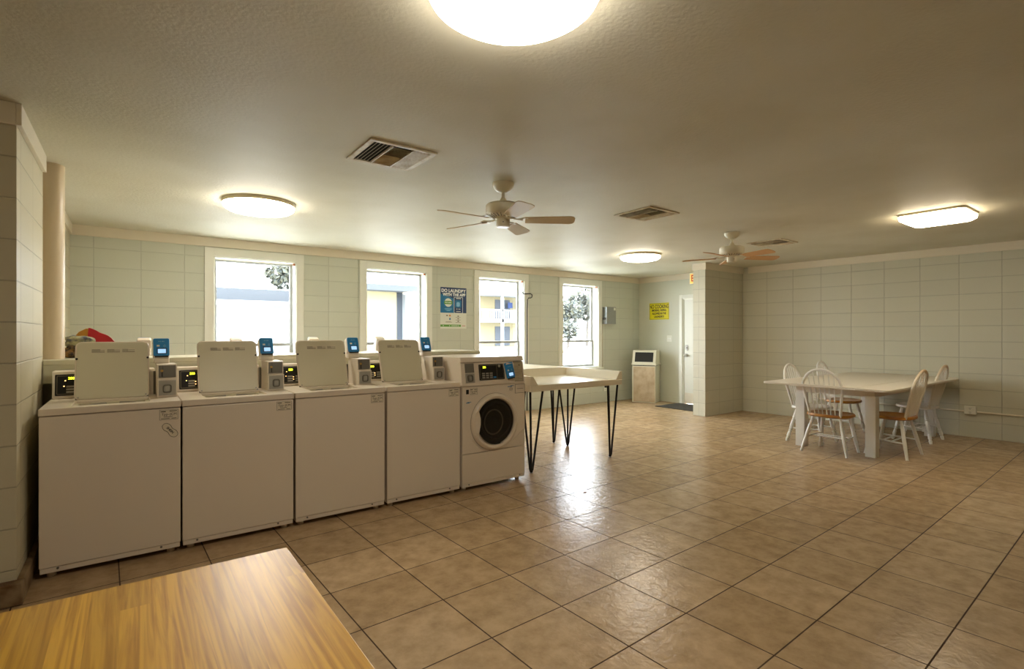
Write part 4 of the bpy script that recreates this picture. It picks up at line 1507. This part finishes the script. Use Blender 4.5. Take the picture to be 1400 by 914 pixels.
parts = [('outside_wall', 'out_cream', (bx0, bx0 + 11.5, by0, by0 + 8, -0.1, 5.3)),
         ('roof', 'out_white', (bx0 - 0.6, bx0 + 12, by0 - 2.2, by0 + 8.5, 5.3, 5.7)),
         ('floor_slab', 'out_white', (bx0, bx0 + 11.5, by0 - 1.9, by0, 2.5, 2.85)),
         ('railing', 'out_white', [(bx0, bx0 + 11.5, by0 - 1.9, by0 - 1.84, 3.72, 3.85)] + [(bx0 + 0.25 * k, bx0 + 0.25 * k + 0.09, by0 - 1.9, by0 - 1.85, 2.85, 3.72) for k in range(46)]),
         ('towel', 'out_blue', [(bx0 + 5.0, bx0 + 5.6, by0 - 0.5, by0 - 0.45, 4.1, 4.7), (bx0 + 6.2, bx0 + 6.8, by0 - 0.5, by0 - 0.45, 4.1, 4.7)])]
for k in range(3):
    parts.append(('glass_door', 'out_shade', [(bx0 + 3.6 + 3.0 * k, bx0 + 5.6 + 3.0 * k, by0 - 0.04, by0, 2.9, 5.0)]))
    parts.append(('glass_door', 'out_shade', [(bx0 + 3.6 + 3.0 * k, bx0 + 5.6 + 3.0 * k, by0 - 0.04, by0, 0.0, 2.1)]))
for x in (0.2, 3.2, 8.0):
    parts.append(('post', 'out_white', (bx0 + x, bx0 + x + 0.25, by0 - 1.9, by0 - 1.65, -0.1, 5.3)))
thing_box('balcony_house', 'two-storey house with railed balcony seen through the third window', 'building', parts)


def tree(x, y, h, r0, lab, seed, palm=False):
    r_ = empty('palm_tree' if palm else 'leafy_tree', (x, y, -0.1))
    tag(r_, lab, 'tree', 'trees outside the windows')
    rnd = random.Random(seed)
    G().tube([(0, 0, 0), (0.05 * h * 0.3, 0, h * 0.5), (0.02 * h, 0, h * 0.8)], [0.045 * h * 0.6, 0.02 * h, 0.012 * h], 10).build('trunk', 'out_trunk', r_, smooth=True)
    g_ = G()
    if palm:
        for k in range(16):
            a = 2 * PI * k / 16 + rnd.uniform(-.1, .1)
            up = rnd.uniform(0.0, 0.5)
            L_ = r0
            p = []
            for q in range(7):
                t = q / 6
                p.append(Vector((0.02 * h + math.cos(a) * L_ * t, math.sin(a) * L_ * t, h * 0.8 + L_ * (up * t - 0.75 * t * t))))
            side = Vector((-math.sin(a), math.cos(a), 0))
            wv = [0.03, 0.12, 0.16, 0.15, 0.12, 0.07, 0.01]
            la = [g_.bm.verts.new(c_ + side * w_ * L_ * 0.9 + Vector((0, 0, -w_ * L_))) for c_, w_ in zip(p, wv)]
            lc = [g_.bm.verts.new(c_) for c_ in p]
            lb = [g_.bm.verts.new(c_ - side * w_ * L_ * 0.9 + Vector((0, 0, -w_ * L_))) for c_, w_ in zip(p, wv)]
            for q in range(6):
                g_.bm.faces.new((la[q], la[q + 1], lc[q + 1], lc[q]))
                g_.bm.faces.new((lc[q], lc[q + 1], lb[q + 1], lb[q]))
    else:
        for k in range(240):
            d = Vector((rnd.gauss(0, 1), rnd.gauss(0, 1), rnd.gauss(0, 1))).normalized() * r0 * (rnd.random() ** 0.4)
            c_ = Vector((d.x, d.y, d.z * 0.75 + h * 0.72))
            rr = r0 * rnd.uniform(0.05, 0.15)
            for q in range(4):
                n1 = Vector((rnd.gauss(0, 1), rnd.gauss(0, 1), rnd.gauss(0, 1))).normalized()
                n2 = n1.orthogonal().normalized()
                cc = c_ + Vector((rnd.uniform(-rr, rr), rnd.uniform(-rr, rr), rnd.uniform(-rr, rr)))
                g_.bm.faces.new([g_.bm.verts.new(cc + n1 * rr), g_.bm.verts.new(cc + n2 * rr), g_.bm.verts.new(cc - n1 * rr), g_.bm.verts.new(cc - n2 * rr)])
    g_.build('crown', 'out_leaf', r_)
    return r_


tree(9.2, 39.0, 8.2, 1.7, 'leafy tree at the upper right of the leftmost window', 4)
tree(5.0, 45.0, 5.8, 0.9, 'small palm above the low roof in the leftmost window', 6, True)
tree(6.9, 43.0, 3.8, 1.9, 'low rounded tree behind the low roof in the leftmost window', 9)
tree(41.5, 42.0, 6.6, 2.6, 'large pale tree filling the top of the rightmost window', 11)
tree(30.6, 33.4, 2.4, 1.15, 'grey rounded bush low in the rightmost window', 15)
tree(35.4, 38.5, 4.9, 1.6, 'grey-green tree left of centre in the rightmost window', 17)
g = G().box(20, 60, 28.5, 33.0, -0.10, -0.07)
tag(g.build('dry_grass_strip', 'out_grass'), 'strip of dry yellow grass outside the rightmost window', 'grass', kind='stuff')
